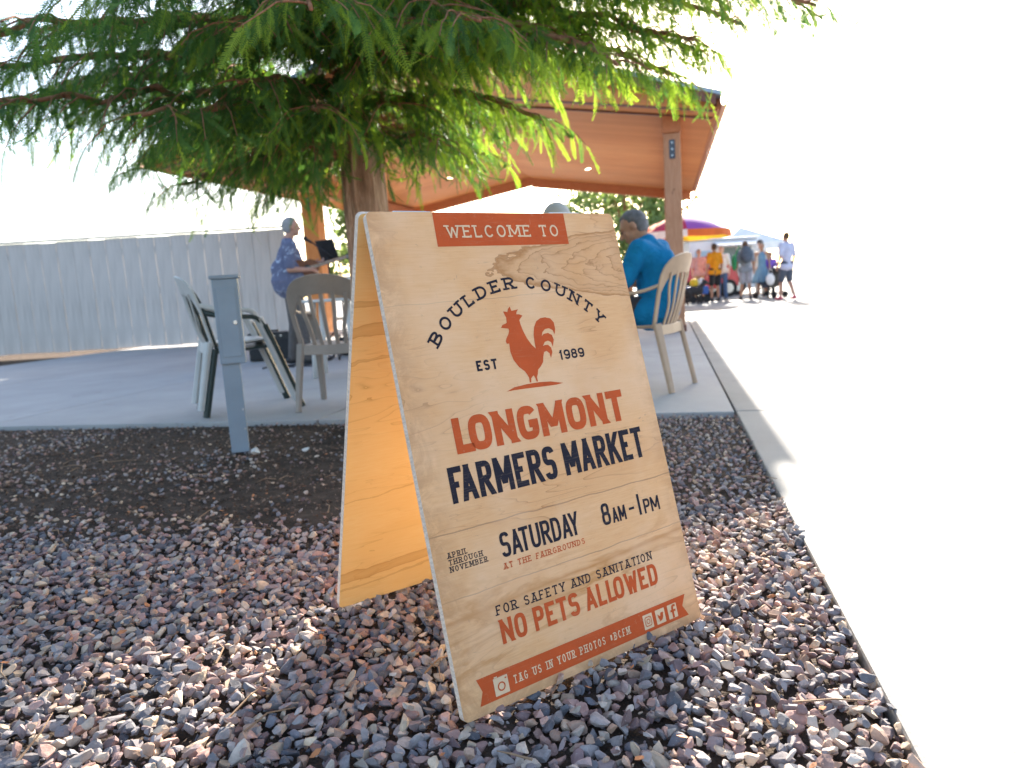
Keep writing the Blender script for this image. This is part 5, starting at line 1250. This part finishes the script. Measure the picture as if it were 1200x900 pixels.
for x in (-.62, .62):
    for y in (-.72, .72):
        bm = bmesh.new(); tube(bm, [(x, y - .09, .28), (x, y + .09, .28)], .28, 24); wl = from_bm('wheel', bm, m_tyre, car); bm = bmesh.new(); tube(bm, [(x, y - .095, .28), (x, y + .095, .28)], .16, 16); from_bm('rim', bm, m_chr, wl)
for y in (-.55, .55): box_obj('headlight', (.03, .2, .1), (.99, y, .68), m_lid, car, bev=.01)
# stroller by the child
stl = empty('stroller', (7.22, 19.7, -0.012), R(25), 'black folding stroller with a white bag beside the purple-shirted child', 'stroller')
bm = bmesh.new(); sweep(bm, catmull([(0, .25, .42), (0, .05, .30), (0, -.18, .36), (0, -.30, .70)], 5), .34, .03, (1, 0, 0)); from_bm('seat', bm, m_blk, stl)
for s_ in (-1, 1):
    bm = bmesh.new(); tube(bm, catmull([(s_ * .2, .34, .10), (s_ * .2, .0, .42), (s_ * .2, -.36, .92)], 4), .012, 6); from_bm('frame', bm, m_blk, stl)
    bm = bmesh.new(); tube(bm, [(s_ * .2, -.05, .40), (s_ * .2, -.34, .10)], .012, 6); from_bm('leg', bm, m_blk, stl)
    for y in (.34, -.34):
        bm = bmesh.new(); tube(bm, [(s_ * .2 - .02, y, .09), (s_ * .2 + .02, y, .09)], .09, 16); from_bm('wheel', bm, m_tyre, stl)
bm = bmesh.new(); tube(bm, [(-.2, -.36, .92), (.2, -.36, .92)], .013, 8); from_bm('handle', bm, m_blk, stl)
blob('sun_hood', [('e', Vector((0, -.22, .74)), (.20, .20, .10), None)], m_blk, stl, .012, 1)
wb = blob('carrier_bag', [('e', Vector((0, 0, .22)), (.12, .05, .16), None), ('c', Vector((-.05, 0, .36)), Vector((-.03, 0, .50)), .008, .008), ('c', Vector((.05, 0, .36)), Vector((.03, 0, .50)), .008, .008), ('c', Vector((-.03, 0, .50)), Vector((.03, 0, .50)), .008, .008)], m_lid, None, .010, 1)
wb.location = (7.10, 19.35, .28); tag(wb, 'white carrier bag hanging from the stroller by the purple child', 'bag')
# wagon with yellow and blue bundles near the umbrella
wg = empty('hand_wagon', (5.08, 19.2, -0.012), R(12), 'small blue hand wagon below the rainbow umbrella', 'wagon')
m_wb = simple('wagon_blue', (.04, .10, .34), .5, .1, 6, .1, 60)
box_obj('tub', (.52, .34, .22), (0, 0, .34), m_wb, wg, bev=.03)
for x in (-.2, .2):
    for y in (-.17, .17): bm = bmesh.new(); tube(bm, [(x, y - .02, .10), (x, y + .02, .10)], .10, 16); from_bm('wheel', bm, m_tyre, wg)
bm = bmesh.new(); tube(bm, catmull([(.27, 0, .25), (.48, 0, .45), (.55, 0, .85)], 4), .012, 6); from_bm('handle', bm, m_blk, wg)
for (x, y, mt, lab) in ((5.0, 19.18, u_yel, 'yellow cloth bundle lying in the blue hand wagon'), (5.18, 19.24, u_wht, 'white cloth bundle lying in the blue hand wagon')):
    b_ = blob('cloth_bundle', [('e', Vector((0, 0, .1)), (.11, .13, .12), None), ('e', Vector((.05, .04, .17)), (.06, .07, .06), None)], mt, None, .012, 2); b_.location = (x, y, .42); tag(b_, lab, 'bundle')
# dog in the umbrella's shade
dg_ = blob('dog', [('c', (0, -.20, .34), (0, .16, .36), .10, .12), ('c', (0, .18, .40), (0, .30, .52), .07, .055), ('e', Vector((0, .34, .56)), (.055, .075, .06), None), ('c', (0, .38, .54), (0, .46, .52), .034, .026),
     ('c', (-.03, .31, .60), (-.05, .29, .66), .018, .008), ('c', (.03, .31, .60), (.05, .29, .66), .018, .008), ('c', (0, -.28, .38), (0, -.42, .50), .022, .012)] +
     [('c', (s_ * .065, .17, .34), (s_ * .065, .16, .16), .045, .026) for s_ in (-1, 1)] + [('c', (s_ * .065, .16, .16), (s_ * .065, .18, .03), .026, .026) for s_ in (-1, 1)] +
     [('c', (s_ * .065, -.20, .32), (s_ * .07, -.14, .20), .07, .035) for s_ in (-1, 1)] + [('c', (s_ * .07, -.14, .20), (s_ * .07, -.25, .13), .032, .024) for s_ in (-1, 1)] + [('c', (s_ * .07, -.25, .13), (s_ * .07, -.22, .03), .024, .025) for s_ in (-1, 1)],
     simple('black_fur', (.035, .03, .03), .9, .4, 30, .5, 120), None, .010, 2)
dg_.location = (4.70, 18.1, -0.012); dg_.rotation_euler = (0, 0, R(-70)); tag(dg_, 'small black dog standing in the umbrella shade beside the beige chair back', 'dog')
# white market stall behind the crowd
for (x, y, lab) in ((9.0, 27.5, 'white pop-up stall canopy behind the tall person at the right'),):
    t = empty('market_stall', (x, y, -0.012), R(6), lab, 'stall')
    for sx in (-1, 1):
        for sy in (-1, 1): box_obj('leg', (.04, .04, 1.75), (sx * 1.2, sy * 1.2, .875), m_white, t)
    for k in range(4):
        a = R(90 * k); c_, s_ = math.cos(a), math.sin(a); rot = lambda x_, y_, z_: (x_ * c_ - y_ * s_, x_ * s_ + y_ * c_, z_)
        bm = bmesh.new(); bm.faces.new([bm.verts.new(rot(*q)) for q in ((-1.25, -1.25, 1.78), (1.25, -1.25, 1.78), (0, 0, 2.45))]); from_bm('canopy_panel', bm, u_wht, t)
        bm = bmesh.new(); bm.faces.new([bm.verts.new(rot(*q)) for q in ((-1.25, -1.252, 1.55), (1.25, -1.252, 1.55), (1.25, -1.252, 1.78), (-1.25, -1.252, 1.78))]); from_bm('valance', bm, u_wht, t)
    box_obj('counter_table', (2.0, .6, .05), (0, -.9, .75), m_tab, t)
